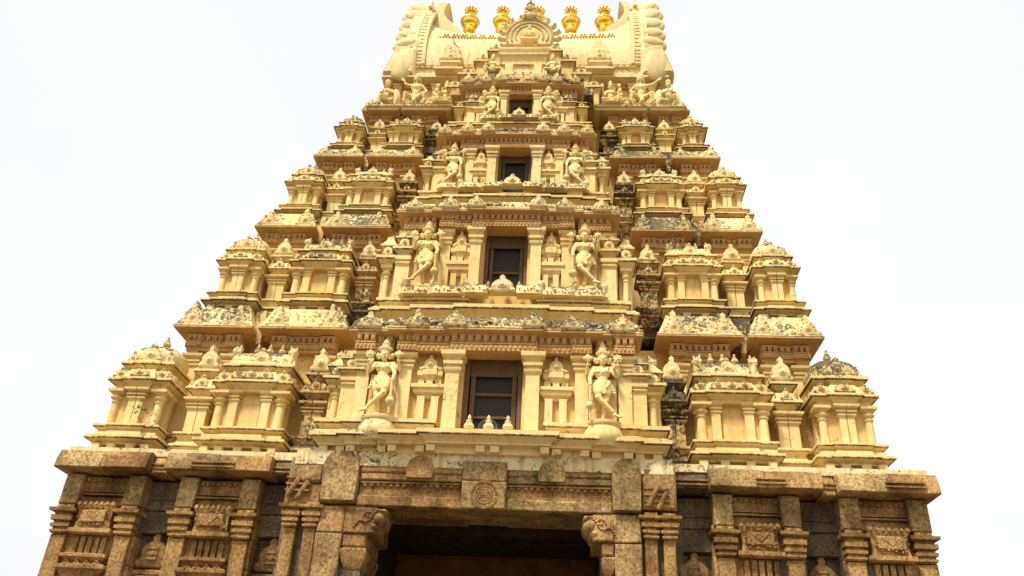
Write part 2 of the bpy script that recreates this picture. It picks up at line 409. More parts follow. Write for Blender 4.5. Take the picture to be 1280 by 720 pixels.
def shrine(kind, cx, y0, zb, w, v, depth, label=None, seed=0, lw=None):
    """kind: corner (dome) or barrel; y0 = front of the base slab; w = half width of body; v = vertical scale"""
    yf = y0+.22; yb = yf+depth; Z = lambda t: zb+t*v
    rt = tpart('corner_shrine' if kind == 'corner' else 'barrel_roofed_shrine', None)
    lite = (kind == 'corner')
    b = B()
    feet(b, cx-w-.04, cx+w+.04, y0+.02, zb-.03, Z(.13), yb)
    for k, (x0, x1, fy) in enumerate(((cx-w, cx+w, 0), (cx-w*.48, cx+w*.48, -.055))):
        b.stack(x0, x1, yf+fy, yb-.01*k, cyma(Z(.125)+.002*k, Z(.31)+.002*k, .05, .22) + [(Z(.34)+.002*k,.10),(Z(.42)+.002*k,.10)] + cyma(Z(.43)+.002*k, Z(.60)+.002*k, .05, .14))
    tp('shrine_base', b, M['cream'], rt)
    b = B(); b.box(cx-w+.09, cx+w-.09, yf+.10, yb, Z(.59), Z(1.53))
    # the niche panel
    if not lite: b.box(cx-w*.28, cx+w*.28, yf+.085, yf+.12, Z(.62), Z(1.40))
    tp('shrine_wall', b, M['wall'], rt)
    r = .095*(w/.62)**.7
    for s in (-1, 1):
        b = B(); rd_col(b, cx+s*(w-.10), yf+.10, Z(.60), Z(1.50), r); tp('column', b, M['cream'], rt)
        b = B()  # pilaster on the return side
        hw = .085
        b.box(*(sorted((cx+s*(w-.09), cx+s*(w-.02)))), yf+.42, yf+.42+2*hw, Z(.60), Z(1.3))
        b.stack(*(sorted((cx+s*(w-.09), cx+s*(w-.02)))), yf+.42, yf+.42+2*hw, [(Z(1.3),0),(Z(1.33),.03),(Z(1.36),.0),(Z(1.42),.02),(Z(1.47),.07),(Z(1.5),.07)], 1)
        tp('pilaster', b, M['cream'], rt)
    if lite:
        b = B(); sq_col(b, cx, yf-.03, Z(.60), Z(1.52), w*.27, .18, groove=True, cap=.30); tp('pilaster', b, M['cream'], rt)
    else:
        for s in (-1, 1):
            b = B(); sq_col(b, cx+s*w*.47, yf-.005, Z(.60), Z(1.52), .085*(w/.75)+.01, .16, cap=.28); tp('pilaster', b, M['cream'], rt)
    # cornice, three steps
    b = B()
    b.stack(cx-w+.02, cx+w-.02, yf+.02, yb, [(Z(1.51),0),(Z(1.60),0)])
    b.stack(cx-w+.04, cx+w-.04, yf+.04, yb, cyma(Z(1.58), Z(1.76), .02, .17) + [(Z(1.80),.12),(Z(1.98),.03)])
    c2 = w*(.42 if lite else .58)
    b.stack(cx-c2, cx+c2, yf-.05, yb, [(Z(1.50),.0),(Z(1.575),0)]+ cyma(Z(1.575), Z(1.765), .02, .14) + [(Z(1.805),.10),(Z(1.99),.02)])
    tp('cornice', b, M['cream'], rt)
    b = B()
    hz = .24*v
    spots_ = ((-1, .33), (0, .42), (1, .33)) if lite else ((-1,.33),(-.45,.30),(.0,.40),(.45,.30),(1,.33))
    for s, kw in spots_:
        kw = kw*(w/.75 if not lite else w/.62)
        fy = -.09 if abs(s) < .5 else 0
        kudu(b, cx+s*(w-.12), yf-.04+fy, Z(1.77), kw, hz*1.15, .06)
    scroll_blobs(b, cx-w, cx+w, yf-.04, Z(1.79), hz*.8, seed+3, .12)
    for s in (-1,1): # returns
        for k in range(2): b.ell((cx+s*(w+.05), yf+.25+.3*k, Z(1.88)), (.05,.12,hz*.45), 8, 6)
    tp('parapet', b, M['top'], rt)
    # neck and upper slab
    b = B(); wi = w-.10
    yn = yf+.16
    b.stack(cx-wi, cx+wi, yn, yb, [(Z(1.9),-.04),(Z(2.06),-.04)] + cyma(Z(2.06), Z(2.26), -.03, .12) + [(Z(2.30),.04)])
    c3 = wi*.42
    b.stack(cx-c3, cx+c3, yn-.06, yb-.02, [(Z(2.0),-.02),(Z(2.05),-.02)] + cyma(Z(2.05), Z(2.255), -.02, .11) + [(Z(2.31),.03)])
    tp('neck_slab', b, M['cream'], rt)
    yc = yn+wi if lite else yn+.42
    if lite:
        b = B(); rd = wi+.05
        pr = [(Z(2.28),.86),(Z(2.34),.98),(Z(2.44),1.04),(Z(2.56),1.02),(Z(2.68),.88),(Z(2.78),.62),(Z(2.85),.3),(Z(2.88),.14)]
        vs = []; fs = []; n = 24
        for z, k in pr:
            for i in range(n):
                a = 2*math.pi*i/n; e = 3.2
                ca, sa = math.cos(a), math.sin(a); q = (abs(ca)**e+abs(sa)**e)**(-1/e)
                vs.append((cx+rd*k*q*ca, yc+rd*k*q*sa, z))
        for i in range(len(pr)-1):
            for j in range(n):
                a = i*n+j; c = i*n+(j+1)%n; fs.append((a,c,c+n,a+n))
        fs.append(tuple(range(n-1,-1,-1))); fs.append(tuple((len(pr)-1)*n+j for j in range(n)))
        b.add(vs, fs)
        tp('dome', b, M['top'], rt)
        b = B(); kudu(b, cx, yc-rd*.98, Z(2.27), wi*.95, .50*v, .07)
        kudu(b, cx-wi*.86, yc-rd*.9, Z(2.27), wi*.4, .3*v, .05); kudu(b, cx+wi*.86, yc-rd*.9, Z(2.27), wi*.4, .3*v, .05)
        tp('arch_ornament', b, M['top'], rt)
        b = B(); pot(b, cx, yc, Z(2.86), .36*v+.1); tp('pot_finial', b, M['top'], rt)
    else:
        b = B(); rz = .36*v; ry = .40; secs = []
        xs = [-wi+.02, -wi+.10, -wi+.16, wi-.16, wi-.10, wi-.02]; ks = [.9,.9,1,1,.9,.9]
        for x, k in zip(xs, ks):
            ps = [(yc-ry*math.cos(t)*k*1.0, Z(2.27)+rz*(.35+.9*math.sin(t))*k if 0 < t < math.pi else Z(2.27)) for t in [math.pi*i/10 for i in range(11)]]
            secs.append((cx+x, ps))
        b.loftx(secs); tp('barrel_roof', b, M['top'], rt)
        b = B(); kudu(b, cx, yc-ry*.98, Z(2.28), wi*.62, .46*v, .08); tp('arch_ornament', b, M['top'], rt)
        for s in (-1, 0, 1):
            b = B(); pot(b, cx+s*wi*.42, yc, Z(2.27)+rz*1.18, .36*v+.06); tp('pot_finial', b, M['top'], rt)
        for s in (-1, 1):
            lz = .52*v
            inst('lion_figure', LION, rt, (cx+s*(wi-.04), yc-ry*.62, Z(2.28)), (lz*.8, lz*.8, lz*1.1), (0,0,s*.5))
    return rt

def slim(cx, y0, zb, v, mat='cream', w=.22, side=0):
    """slender pilaster shrine in the recess"""
    Z = lambda t: zb+t*v; rt = tpart('pilaster_shrine', None); yb = y0+.7
    m = M[mat]
    b = B()
    b.stack(cx-w-.06, cx+w+.06, y0, yb, [(zb-.02,.0),(Z(.12),.0)]+cyma(Z(.12),Z(.30),.0,.12)+[(Z(.34),.03)]+cyma(Z(.42),Z(.60),0,.09))
    tp('pilaster_base', b, m, rt)
    b = B(); sq_col(b, cx, y0+.02, Z(.60), Z(1.46), w, .25, groove=True, cap=.33)
    tp('pilaster', b, m, rt)
    b = B(); b.stack(cx-w, cx+w, y0+.02, yb, [(Z(1.44),-.03),(Z(1.56),-.03)]+cyma(Z(1.56), Z(1.72), 0, .12)+[(Z(1.80),.06),(Z(1.96),-.04)])
    tp('cornice', b, m, rt)
    b = B(); kudu(b, cx, y0-.02, Z(1.72), w*1.1, .34*v, .07)
    for s in (-1,1): kudu(b, cx+s*(w+.02), y0, Z(1.72), w*.7, .22*v, .04)
    tp('arch_ornament', b, M['mould_shade' if mat == 'mould_shade' else 'top'], rt)
    b = B(); b.stack(cx-w*.8, cx+w*.8, y0+.1, yb, [(Z(1.94),-.04),(Z(2.04),-.04)]+cyma(Z(2.04), Z(2.22), 0, .12)+[(Z(2.26),.04)])
    tp('neck_slab', b, m, rt)
    b = B(); kudu(b, cx, y0+.12, Z(2.24), w*1.9, .66*v, .12)
    for s in (-1, 1): kudu(b, cx+s*w*.95, y0+.14, Z(2.24), w*.6, .26*v, .05)
    b.stack(cx-w*.7, cx+w*.7, y0+.15, yb, [(Z(2.22),0),(Z(2.45),.02),(Z(2.6),-.08)])
    tp('spire_gable', b, M['top'], rt)
    return rt

# ------------------------------------------------------------------ main walls and eaves of the wings
def eave_prof(E, o, dz):
    return [(E-.17,.0),(E-.15,o*.10),(E-.12,o*.4),(E-.08,o*.62),(E-.055,o*.8),(E-.04,o*.97),(E-.035,o),(E+.035,o),(E+.06,o*.93),(E+dz*.35,o*.80),(E+dz*.7,o*.62),(E+dz,o*.50)]
def eave(x0, x1, yw, E, o, dz, yb, nk, parent=None, seed=0, kw=.42, kh=None, hs=1.0, fr=True, name='eave', mat='top'):
    """overhanging curved eave; x0, x1: tips"""
    rt = tpart(name, None); a0, a1 = x0+o, x1-o
    b = B(); b.stack(a0, a1, yw, yb, eave_prof(E, o, dz)[:7]+[(E+.0,o)]); tp('soffit', b, M['carve'], rt)  # unwashed ochre underside, darker too for eave shade held in the colour
    b = B(); b.stack(a0, a1, yw+.002, yb-.01, [(E-.002,o+.003,1),(E+.018,o+.004),(E+.045,o+.003,1),(E+.065,o*.94),(E+dz*.35,o*.80),(E+dz*.7,o*.62),(E+dz,o*.50)])
    kh = kh or dz*.95
    scroll_blobs(b, x0+.08, x1-.08, yw-o*.78, E+.05, dz*.5, seed, .12, .45, .028)
    scroll_blobs(b, x0+.12, x1-.12, yw-o*.64, E+dz*.42, dz*.4, seed+9, .13, .5, .028)
    tp('eave_top', b, M[mat], rt)
    if fr:
        for q in (a0+.02, a1-.02):
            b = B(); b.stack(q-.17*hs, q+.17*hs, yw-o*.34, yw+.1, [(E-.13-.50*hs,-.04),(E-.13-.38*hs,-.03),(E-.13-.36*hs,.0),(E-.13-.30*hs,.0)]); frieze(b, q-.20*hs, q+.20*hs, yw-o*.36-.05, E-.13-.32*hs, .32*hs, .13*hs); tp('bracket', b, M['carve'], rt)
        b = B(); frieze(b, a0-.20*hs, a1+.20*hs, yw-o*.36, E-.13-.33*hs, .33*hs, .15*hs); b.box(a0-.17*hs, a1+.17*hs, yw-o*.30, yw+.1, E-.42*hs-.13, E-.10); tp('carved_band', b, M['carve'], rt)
    for i in range(nk):
        c = x0+(x1-x0)*(i+.5)/nk if nk > 2 else x0+(x1-x0)*(.2+.6*i/(max(1, nk-1)))
        c += random.uniform(-.03,.03)
        inst('arch_ornament', KUDU, rt, (c, yw-o*.72, E+.03), (kw*random.uniform(.9,1.1), .8, kh*random.uniform(.95,1.15)))
    return rt

TIERS = [  # y0, zb, E, y_tip, out, dz, v
    (0.0, 7.50, 11.20, 1.15, .50, .66, 1.0),
    (1.45, 11.90, 15.12, 2.33, .47, .58, .90),
    (2.60, 15.68, 18.58, 3.37, .45, .42, .78),
    (3.60, 18.98, 21.28, 4.20, .42, .45, .64),
]
WING = [ # kuta (cx,w), shala (cx,w), slims (inner, outer) for right then left; eave segments (x0,x1) of the eave above
    (((7.86,.60),(5.38,.78),(4.16,6.68),((3.92,6.02),(6.16,7.98))), ((-8.32,.62),(-5.62,.82),(-4.25,-6.98),((-6.22,-3.89),(-8.44,-6.36)))),
    (((7.14,.50),(4.97,.66),(3.86,6.13),((3.48,5.28),(5.44,7.14))), ((-7.28,.54),(-5.04,.74),(-3.90,-6.32),((-5.50,-3.45),(-7.48,-5.66)))),
    (((6.34,.46),(4.42,.62),(3.37,5.50),((2.95,4.73),(4.90,6.41))), ((-6.42,.48),(-4.42,.66),(-3.32,-5.52),((-4.84,-2.99),(-6.57,-4.94)))),
    (((5.67,.36),(3.84,.48),(3.00,4.82),((2.70,4.16),(4.40,5.74))), ((-5.67,.40),(-3.82,.52),(-2.84,-4.80),((-4.06,-2.58),(-5.52,-4.20)))),
]
for k, (y0, zb, E, yt, o, dz, v) in enumerate(TIERS):
    yw = yt+o; zt = E+dz
    half = max(WING[k][0][3][1][1], -WING[k][1][3][1][0])-o
    xr = WING[k][0][3][1][1]-o; xl = WING[k][1][3][1][0]+o
    b = B()
    b.box(xl+.12, xr-.12, yw+.48, 13.0-yw*.9, zb-.35, E+.01)
    tp('storey_wall', b, M['wall'], None)
    # stepped plinth ledge running along the recesses
    b = B()
    b.stack(xl+.25, xr-.25, y0+.75, yw+.4, [(zb-.3,.0),(zb+.05,.0)]+cyma(zb+.05, zb+.26*v, .0, .13)+[(zb+.30*v,.03)]+cyma(zb+.40*v, zb+.58*v, .0, .1))
    tp('storey_plinth', b, M['mould_shade'], None)  # dark plaster paints the shade of the recess onto the plinth
    for side in (0, 1):
        (kx, kw), (sx, sw), (s1, s2), segs = WING[k][side]
        sg = 1 if side == 0 else -1
        shrine('corner', kx, y0, zb, kw, v, .62+kw*.9, seed=k*10+side)
        shrine('barrel', sx, y0, zb, sw, v, 1.15*v+.2, seed=k*10+side+5)
        q0, q1 = sorted((s1-sg*.1, kx+sg*(kw-.25))); b = B(); b.box(q0, q1, y0+1.02, yw+.3, zb-.1, zb+1.95*v); tp('recess_wall', b, M['wall'], None)
        slim(s1, y0+.62, zb, v, 'mould_shade', .22*(.55+.45*v)); slim(s2, y0+.55, zb, v, 'cream', .23*(.55+.45*v))
        for j, (a, c) in enumerate(segs):
            eave(a, c, yw, E, o, dz, yw+1.2, 2, seed=k*7+j+side*3, kw=.52*(.5+.5*v), kh=dz*1.0, hs=.45+.55*v)
            # projecting wall block under each eave segment with two short pilasters
            b = B(); b.box(a+o-.10, c-o+.10, yw+.03, yw+.5, zb+.5*v, E-.45)
            tp('wall_panel', b, M['wall'], None)
            for s in (a+o+.04, c-o-.04):
                b = B(); sq_col(b, s, yw-.08, zb+.6*v, E-.13-.5*(.45+.55*v), .15*(.6+.4*v), .16, cap=.14); tp('wall_pilaster', b, M['cream'], None)
        # dark recess pieces between the two segments: hanging drip stone
        gx = (segs[0][1 if side == 0 else 0]+segs[1][0 if side == 0 else 1])/2
        b = B(); b.stack(gx-.07, gx+.07, yw-.12, yw+.3, [(E-.30,-.02),(E-.1,.0),(E+.1,.02),(E+dz,.0)]); tp('drip_stone', b, M['mould_shade'], None)
        b = B(); b.stack(gx-.16, gx+.16, yw+.12, yw+.5, eave_prof(E+.05, .18, dz)); tp('eave_link', b, M['mould_shade'], None)

# ------------------------------------------------------------------ central bays
C0 = .07
def niche(cx, yw, z0, z1, hw, w=.42, parent=None):
    """small relief shrine on the bay wall: two stubby pilasters, slab, upper storey, gable"""
    h = z1-z0; Z = lambda t: z0+t*h; rt = tpart('relief_shrine', None)
    b = B()
    for s in (-1, 1): b.box(cx+s*w*.45-.10*w/.42, cx+s*w*.45+.10*w/.42, yw-.13, yw+.05, Z(0), Z(.40))
    tp('pilaster', b, M['cream'], rt)
    b = B(); b.stack(cx-w*.82, cx+w*.82, yw-.10, yw+.05, [(Z(.38),-.03),(Z(.42),-.02),(Z(.45),.05),(Z(.47),.06),(Z(.51),.06),(Z(.515),.10),(Z(.56),.10),(Z(.58),.04)])
    tp('slab', b, M['cream'], rt)
    b = B()
    for s in (-.55, 0, .55): b.box(cx+s*w-.07, cx+s*w+.07, yw-.10-(.04 if s == 0 else 0), yw+.05, Z(.57), Z(.66))
    b.stack(cx-w*.62, cx+w*.62, yw-.08, yw+.05, [(Z(.64),0),(Z(.68),.03),(Z(.70),.07),(Z(.76),.07),(Z(.78),.02)])
    b.stack(cx-w*.25, cx+w*.25, yw-.13, yw+.05, [(Z(.62),0),(Z(.68),.04),(Z(.70),.07),(Z(.77),.07),(Z(.79),.02)])
    tp('slab', b, M['cream'], rt)
    b = B(); kudu(b, cx, yw-.10, Z(.77), w*.95, h*.26, .06)
    for s in (-1,1): b.ell((cx+s*w*.55, yw-.1, Z(.80)), (.09,.06,h*.04), 8, 6)
    tp('arch_ornament', b, M['cream'], rt)

def window(cx, yw, z0, z1, w, bars=2):
    rt = tpart('window', None)
    d = .30
    b = B(); t = .10*w/.65
    x0, x1 = cx-w+.01, cx+w-.01
    # two nested frames
    for (a, ya, yb_) in ((0, yw+.12, yw+.22), (t*1.3, yw+.24, yw+.34)):
        b.box(x0+a, x0+a+t, ya, yb_, z0, z1-a*2.2); b.box(x1-a-t, x1-a, ya, yb_, z0, z1-a*2.2)
        b.box(x0+a+t, x1-a-t, ya, yb_, z1-a*2.2-t*1.2, z1-a*2.2)
    b.box(x0+t, x1-t, yw+.225, yw+.235, z1-t*5.2, z1-.01)
    tp('window_frame', b, M['frame'], rt, jit=.002)
    b = B(); hh = (z1-z0-t*4)
    for i in range(bars):
        zz = z0+hh*(i+1)/(bars+1) - .02; b.box(x0+t*2.2, x1-t*2.2, yw+.26, yw+.32, zz, zz+.055)
    tp('crossbar', b, M['frame'], rt, jit=.002)
    b = B(); b.box(x0+t*2, x1-t*2, yw+.345, yw+.352, z0, z1); tp('wire_screen', b, M['wire'], rt, jit=0)

def bay(k, yw, zL, zS, zW, zT, E, yt, xs_e, xs_l, hw_win, pil, nic, nw, st, p2, outer, colx, yback, dz, v, par, bars):
    """zL ledge bottom, zS statue floor, zW window sill, zT lintel underside, E eave tip height, yt eave tip y (centre)"""
    rt = None; c = C0
    hwb = outer+.22
    # wall with a real window hole
    b = B()
    zf = E-.36; fb = E-.05-.42*(.35+.65*v); fd = yt+.16
    for s in (-1, 1):
        x0, x1 = sorted((c+s*hw_win, c+s*hwb))
        b.box(x0, x1, yw, yback, zL-.1, zf)
    b.box(c-hw_win, c+hw_win, yw+.0, yback, zT, zf); b.box(c-hw_win, c+hw_win, yw, yback, zL-.1, zW)
    b.box(c-hw_win, c+hw_win, yw+1.6, yback, zW, zT)
    tp('bay_wall', b, M['wall'], None)
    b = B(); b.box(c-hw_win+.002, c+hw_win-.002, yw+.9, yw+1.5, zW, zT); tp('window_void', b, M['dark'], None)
    window(c, yw, zW, zT, hw_win, bars)
    # ledge in steps
    h1 = zS-zL
    for j, (xo, fy) in enumerate(xs_l):
        b = B(); yy = yw-.30-fy
        hz = [(zL-.12,-.17),(zL+.018,-.17)]+cyma(zL+.02+.004*j, zL+h1*.52-.012*(3-j), .0, .16)+[(zL+h1*.56,.05)]
        b.stack(c-xo, c+xo, yy+.12, yw+.3, hz)
        if j < len(xs_l)-1:
            for s in (-1,1):
                xi = xs_l[j+1][0]
                a0, a1 = sorted((c+s*(xi*.98), c+s*xo)) 
                b.stack(a0, a1, yw-.12-fy*.5, yw+.3, cyma(zL+h1*.56, zS-.002*j, .0, .13))
        for s in (-1, 1):
            xi = xs_l[j+1][0]+.12 if j < len(xs_l)-1 else .15
            for q in (xi, xo-.12): b.box(c+s*q-.09, c+s*q+.09, yy+.15, yy+.34, zL-.118, zL+.016)
        tp('bay_ledge', b, M['cream'], None)
    # window pillars
    for s in (-1, 1):
        b = B(); sq_col(b, c+s*pil, yw-.26, zW, fb+.01, .150*v, .34, cap=.27); tp('window_pillar', b, M['cream'], None)
        for q in p2:
            b = B(); sq_col(b, c+s*q, yw-.16, zS-.02, fb-.02, .14*v, .24, cap=.22); tp('bay_pilaster', b, M['cream'], None)
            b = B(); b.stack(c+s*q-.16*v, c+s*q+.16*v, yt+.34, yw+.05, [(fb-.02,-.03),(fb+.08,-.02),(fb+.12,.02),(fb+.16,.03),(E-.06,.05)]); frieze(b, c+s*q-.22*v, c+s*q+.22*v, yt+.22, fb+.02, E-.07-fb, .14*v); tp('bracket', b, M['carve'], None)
        niche(c+s*nic, yw, zS-.06, fb-.04*v, 0, nw)
        # outer stack of slabs, then round column with its own little roof
        zo = zS-.15
        b = B(); ox = outer; hgt = (zf-zo)
        b.box(c+s*ox-.20*v, c+s*ox+.20*v, yw-.10, yw+.3, zo, zo+hgt*.52)
        b.stack(c+s*ox-.17*v, c+s*ox+.17*v, yw-.10, yw+.3, [(zo+hgt*.50,.0),(zo+hgt*.53,.05),(zo+hgt*.56,.0),(zo+hgt*.575,.06),(zo+hgt*.62,.06),(zo+hgt*.63,.02)]
            +cyma(zo+hgt*.64, zo+hgt*.73, .0, .12)+[(zo+hgt*.76,-.03),(zo+hgt*.80,-.03)]+cyma(zo+hgt*.80, zo+hgt*.87, -.02, .09))
        tp('stacked_slabs', b, M['cream'], None)
        b = B(); kudu(b, c+s*ox, yw-.14, zo+hgt*.73, .30*v, .16*hgt, .05); kudu(b, c+s*(ox-.05), yw-.1, zo+hgt*.86, .40*v, .16*hgt, .05); tp('arch_ornament', b, M['top'], None)
        b = B(); rd_col(b, c+s*colx, yw+.12, zo, zo+hgt*.53, .085*v, .3)
        tp('round_column', b, M['cream'], None)
        b = B(); b.box(c+s*colx-.18*v, c+s*colx+.18*v, yw+.22, yw+.7, zo-.35, zo+hgt*.55)
        b.stack(c+s*colx-.15*v, c+s*colx+.15*v, yw+.0, yw+.7, [(zo-.35,.0),(zo-.3,.03)]+cyma(zo-.30, zo-.10, 0, .14)+[(zo-.002,.04)])
        b.stack(c+s*colx-.15*v, c+s*colx+.15*v, yw+.0, yw+.7, cyma(zo+hgt*.53, zo+hgt*.64, .0, .13)+[(zo+hgt*.66,-.02),(zo+hgt*.72,-.02)]+cyma(zo+hgt*.72, zo+hgt*.79, -.02, .08)+[(zo+hgt*.92,-.1)])
        tp('stacked_slabs', b, M['cream'], None)
        b = B(); kudu(b, c+s*colx, yw-.06, zo+hgt*.64, .28*v, .15*hgt, .05); tp('arch_ornament', b, M['top'], None)
        inst('lion_figure', LION, TOWER, Vector((c+s*(colx+.03), yw+.25, zo+hgt*.79))+TOFF, (.42*v,.42*v,.5*v), (0,0,s*.6))
    # lintel carving and stepped eave: outer, middle, centre
    ow = yw-yt
    for j, (xo, dy) in enumerate(xs_e):
        o = ow-dy
        nk = {0: 2, 1: 2, 2: 2}[j]
        rtE = tpart('bay_eave', None)
        yy = yw-.02
        xin = 0 if j == 2 else xs_e[j+1][0]
        b = B(); b.stack(c-xo+o*.55, c+xo-o*.55, yy, yw+.5, [(E-.36,.0),(E-.30,.03),(E-.2,o*.2),(E-.12,o*.40),(E-.07,o*.52),(E-.05,o*.55),(E-.0-.004*j,o*.55)] if False else
            [(zz, oo*1.0) for zz, oo in [(E-.36,0),(E-.30,.03),(E-.22,o*.12),(E-.14,o*.3),(E-.07,o*.48),(E-.045,o*.54),(E-.001*j,o*.55)]])
        # front overhang wider than the side overhang
        b2 = B(); vs = []; fs = []
        prof = [(E-.14,0,0),(E-.12,.4,.2),(E-.09,.7,.4),(E-.05,.9,.5),(E-.04,1,.55),(E+.0-.002*j,1,.55)]
        for zz, kf, ks in prof:
            vs += [(c-xo+o*.55-o*ks, yy-o*kf, zz),(c+xo-o*.55+o*ks, yy-o*kf, zz),(c+xo-o*.55+o*ks, yw+.5, zz),(c-xo+o*.55-o*ks, yw+.5, zz)]
        for i in range(len(prof)-1):
            for q in range(4):
                a = i*4+q; bb = i*4+(q+1)%4; fs.append((a,bb,bb+4,a+4))
        n4 = (len(prof)-1)*4; fs += [(0,3,2,1),(n4,n4+1,n4+2,n4+3)]
        b2.add(vs, fs); tp('soffit', b2, M['carve'], rtE)  # darker ochre: unwashed underside plus painted shade below the eave
        b3 = B(); 
        b3.stack(c-xo+o, c+xo-o, yy+.003*j, yw+.5, [(E-.002*j,o+.002,1),(E+.018,o+.004),(E+.048,o+.002,1),(E+.072,o*.92),(E+dz*.5+.01*j,o*.8),(E+dz*.9+.01*j,o*.62)])
        for s in (-1, 1):
            a0, a1 = sorted((c+s*max(xin, 0), c+s*(xo-.05)))
            scroll_blobs(b3, a0, a1, yy-o*.86, E+.04, dz*.7, k*31+j*5+s, .10)
            scroll_blobs(b3, a0, a1, yy-o*.70, E+dz*.35, dz*.55, k*37+j*5+s, .12)
        tp('eave_top', b3, M['mould_shade' if k == 3 or (k == 2 and j == 2) else 'top'], rtE)
        for s in ((-1, 1) if j < 2 else (1,)):
            b4 = B()
            a0, a1 = (sorted((c+s*(xin-.12), c+s*(xo-.22)))) if j < 2 else (c-xo+.12, c+xo-.12)
            frieze(b4, a0, a1, yt+dy+.17, fb, E-.05-fb, .165*v); b4.box(a0, a1, yt+dy+.20, yw+.1, fb+.002, E-.03)
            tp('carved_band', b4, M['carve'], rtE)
        for s in (-1, 1):
            mid = (xin+xo)/2 if j < 2 else xo*.80
            inst('arch_ornament', KUDU, rtE, (c+s*mid, yy-o*.9, E+.03), (.46*v, .8, dz*1.1*random.uniform(.95,1.15)))
    if par:
        zP = par[0]; hp = par[1]
        # barrel parapet in front of the statues with lions between the lengths
        for (a, d_, fy) in par[2]:
            for s in (-1, 1):
                x0, x1 = sorted((c+s*a, c+s*d_)); yc = yw-.34-fy
                b = B(); secs = []
                for x, kk in ((x0,.8),(x0+.06,1),(x1-.06,1),(x1,.8)):
                    secs.append((x, [(yc-.17*math.cos(t)*kk, zP+hp*(.25+.75*math.sin(t))*kk if 0 < t < math.pi else zP) for t in [math.pi*i/8 for i in range(9)]]))
                b.loftx(secs); scroll_blobs(b, x0+.05, x1-.05, yc-.15, zP+hp*.1, hp*.5, k+int(a*9)+s, .1)
                tp('parapet_barrel', b, M['top'], None)
                inst('lion_figure', LION, TOWER, Vector((c+s*d_, yc-.03, zP-.02))+TOFF, (hp*1.25,hp*1.1,hp*1.65), (0,0,s*.35))
        b = B(); kudu(b, c, yw-.50, zP, .62*v, hp*1.75, .12)
        tp('arch_ornament', b, M['top'], None)
    for s in (-1, 0, 1):
        b = B()
        if k == 0: pot(b, c+s*.41-.02, yw-.20, zW-.02, .56)
        else: pot(b, c+s*.43*v, yw-.22, zW+(.0 if s else .10), .40*v+.04)
        tp('pot_finial', b, M['pale' if k == 0 else 'top'], None)

bay(0, -.70, 7.40, 8.00, 7.73, 9.74, 10.05, -1.22, ((3.26,.16),(2.36,.07),(1.08,0)), ((3.62,-.04),(3.02,.05),(2.12,.13),(1.30,.22)), .65, .875, 1.38, .34, 2.42,
    (1.93,2.86), 3.12, 3.46, 2.0, .38, 1.0, None, 2)
bay(1, .78, 11.17, 11.78, 12.0, 14.02, 14.32, .25, ((2.93,.16),(1.98,.07),(1.02,0)), ((3.03,0),(2.85,.06),(2.08,.13),(1.0,.20)), .56, .78, 1.17, .30, 2.0,
    (1.57,), 2.65, 3.08, 3.2, .36, .90, (11.78, .30, ((.35,.95,.06),(1.02,1.75,.0),(1.83,2.5,-.03))), 1)
bay(2, 2.02, 15.52, 16.02, 16.15, 17.80, 18.02, 1.6, ((2.40,.12),(1.85,.06),(1.02,0)), ((2.60,0),(2.2,.04),(1.82,.08),(.92,.13)), .49, .66, 1.0, .27, 1.75,
    (1.32,), 2.2, 2.55, 4.2, .34, .80, (15.98, .24, ((.30,.85,.05),(.92,1.5,0),(1.58,2.1,-.03))), 0)
bay(3, 3.12, 19.20, 19.58, 19.62, 20.92, 21.22, 2.82, ((2.06,.10),(1.46,.05),(.88,0)), ((2.15,0),(1.8,.04),(1.3,.07),(.8,.12)), .39, .54, 1.28, .2, .92,
    (1.10,), 1.60, 1.98, 5.2, .34, .66, (19.52, .20, ((.22,.62,.04),(.72,1.2,0))), 0)

# whitewashed ledge strip between granite and stucco
b = B(); b.box(-3.95, 3.86, -.84, .4, 7.0, 7.30); tp('whitewashed_ledge', b, M['lime'], jit=.02)
b = B(); b.box(-9.3, -3.97, -.14, .9, 7.29, 7.46); tp('whitewashed_ledge', b, M['lime'], jit=.02)
b = B(); b.box(3.88, 9.2, -.14, .9, 7.29, 7.46); tp('whitewashed_ledge', b, M['lime'], jit=.02)
b = B(); b.box(-8.6, 8.3, .5, 12.4, 7.2, 7.6); tp('tower_footing', b, M['mould_shade'])

# ------------------------------------------------------------------ neck, roof and gables
b = B(); b.box(-4.95, 4.95, 5.15, 8.2, 21.2, 23.5); tp('neck_wall', b, M['wall'])
for s in (-1, 1):
    for x in (1.9, 2.5, 3.2, 3.9, 4.6):
        b = B(); sq_col(b, s*x, 5.02, 21.9, 23.2, .10, .16, cap=.2); tp('neck_pilaster', b, M['cream'])
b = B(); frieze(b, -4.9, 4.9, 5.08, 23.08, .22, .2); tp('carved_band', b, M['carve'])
b = B(); b.stack(-4.9, 4.9, 5.1, 8.0, [(23.28,0),(23.32,.12),(23.38,.26),(23.39,.30),(23.47,.30),(23.52,.2)], 1); tp('roof_eave', b, M['pale'])
RP = [(-1.52,23.5),(-1.56,24.08),(-1.62,24.12),(-1.64,24.7),(-1.50,25.4),(-1.22,26.05),(-.82,26.6),(-.38,26.95),(0,27.05)]
YC = 6.55
def rsec(x, up=0, out=0, sc_=1.0):
    ps = []
    for i, (y, z) in enumerate(RP):
        t = max(0, (z-24.2)/2.85); ps.append((YC+y*(1+out*t*.0)-out*.35*(1 if i > 1 else 0)*(1-t), z+up*t**1.6))
    full = ps + [(2*YC-y, z) for y, z in reversed(ps[:-1])]
    return (x, full)
b = B()
prof = [(-4.55,1.3),(-4.3,1.25),(-4.1,1.0),(-3.8,.62),(-3.45,.30),(-3.0,.10),(-2.4,0)]
secs = [rsec(x, u) for x, u in prof] + [rsec(x) for x in (-1.2,0,1.2)] + [rsec(-x, u) for x, u in reversed(prof)]
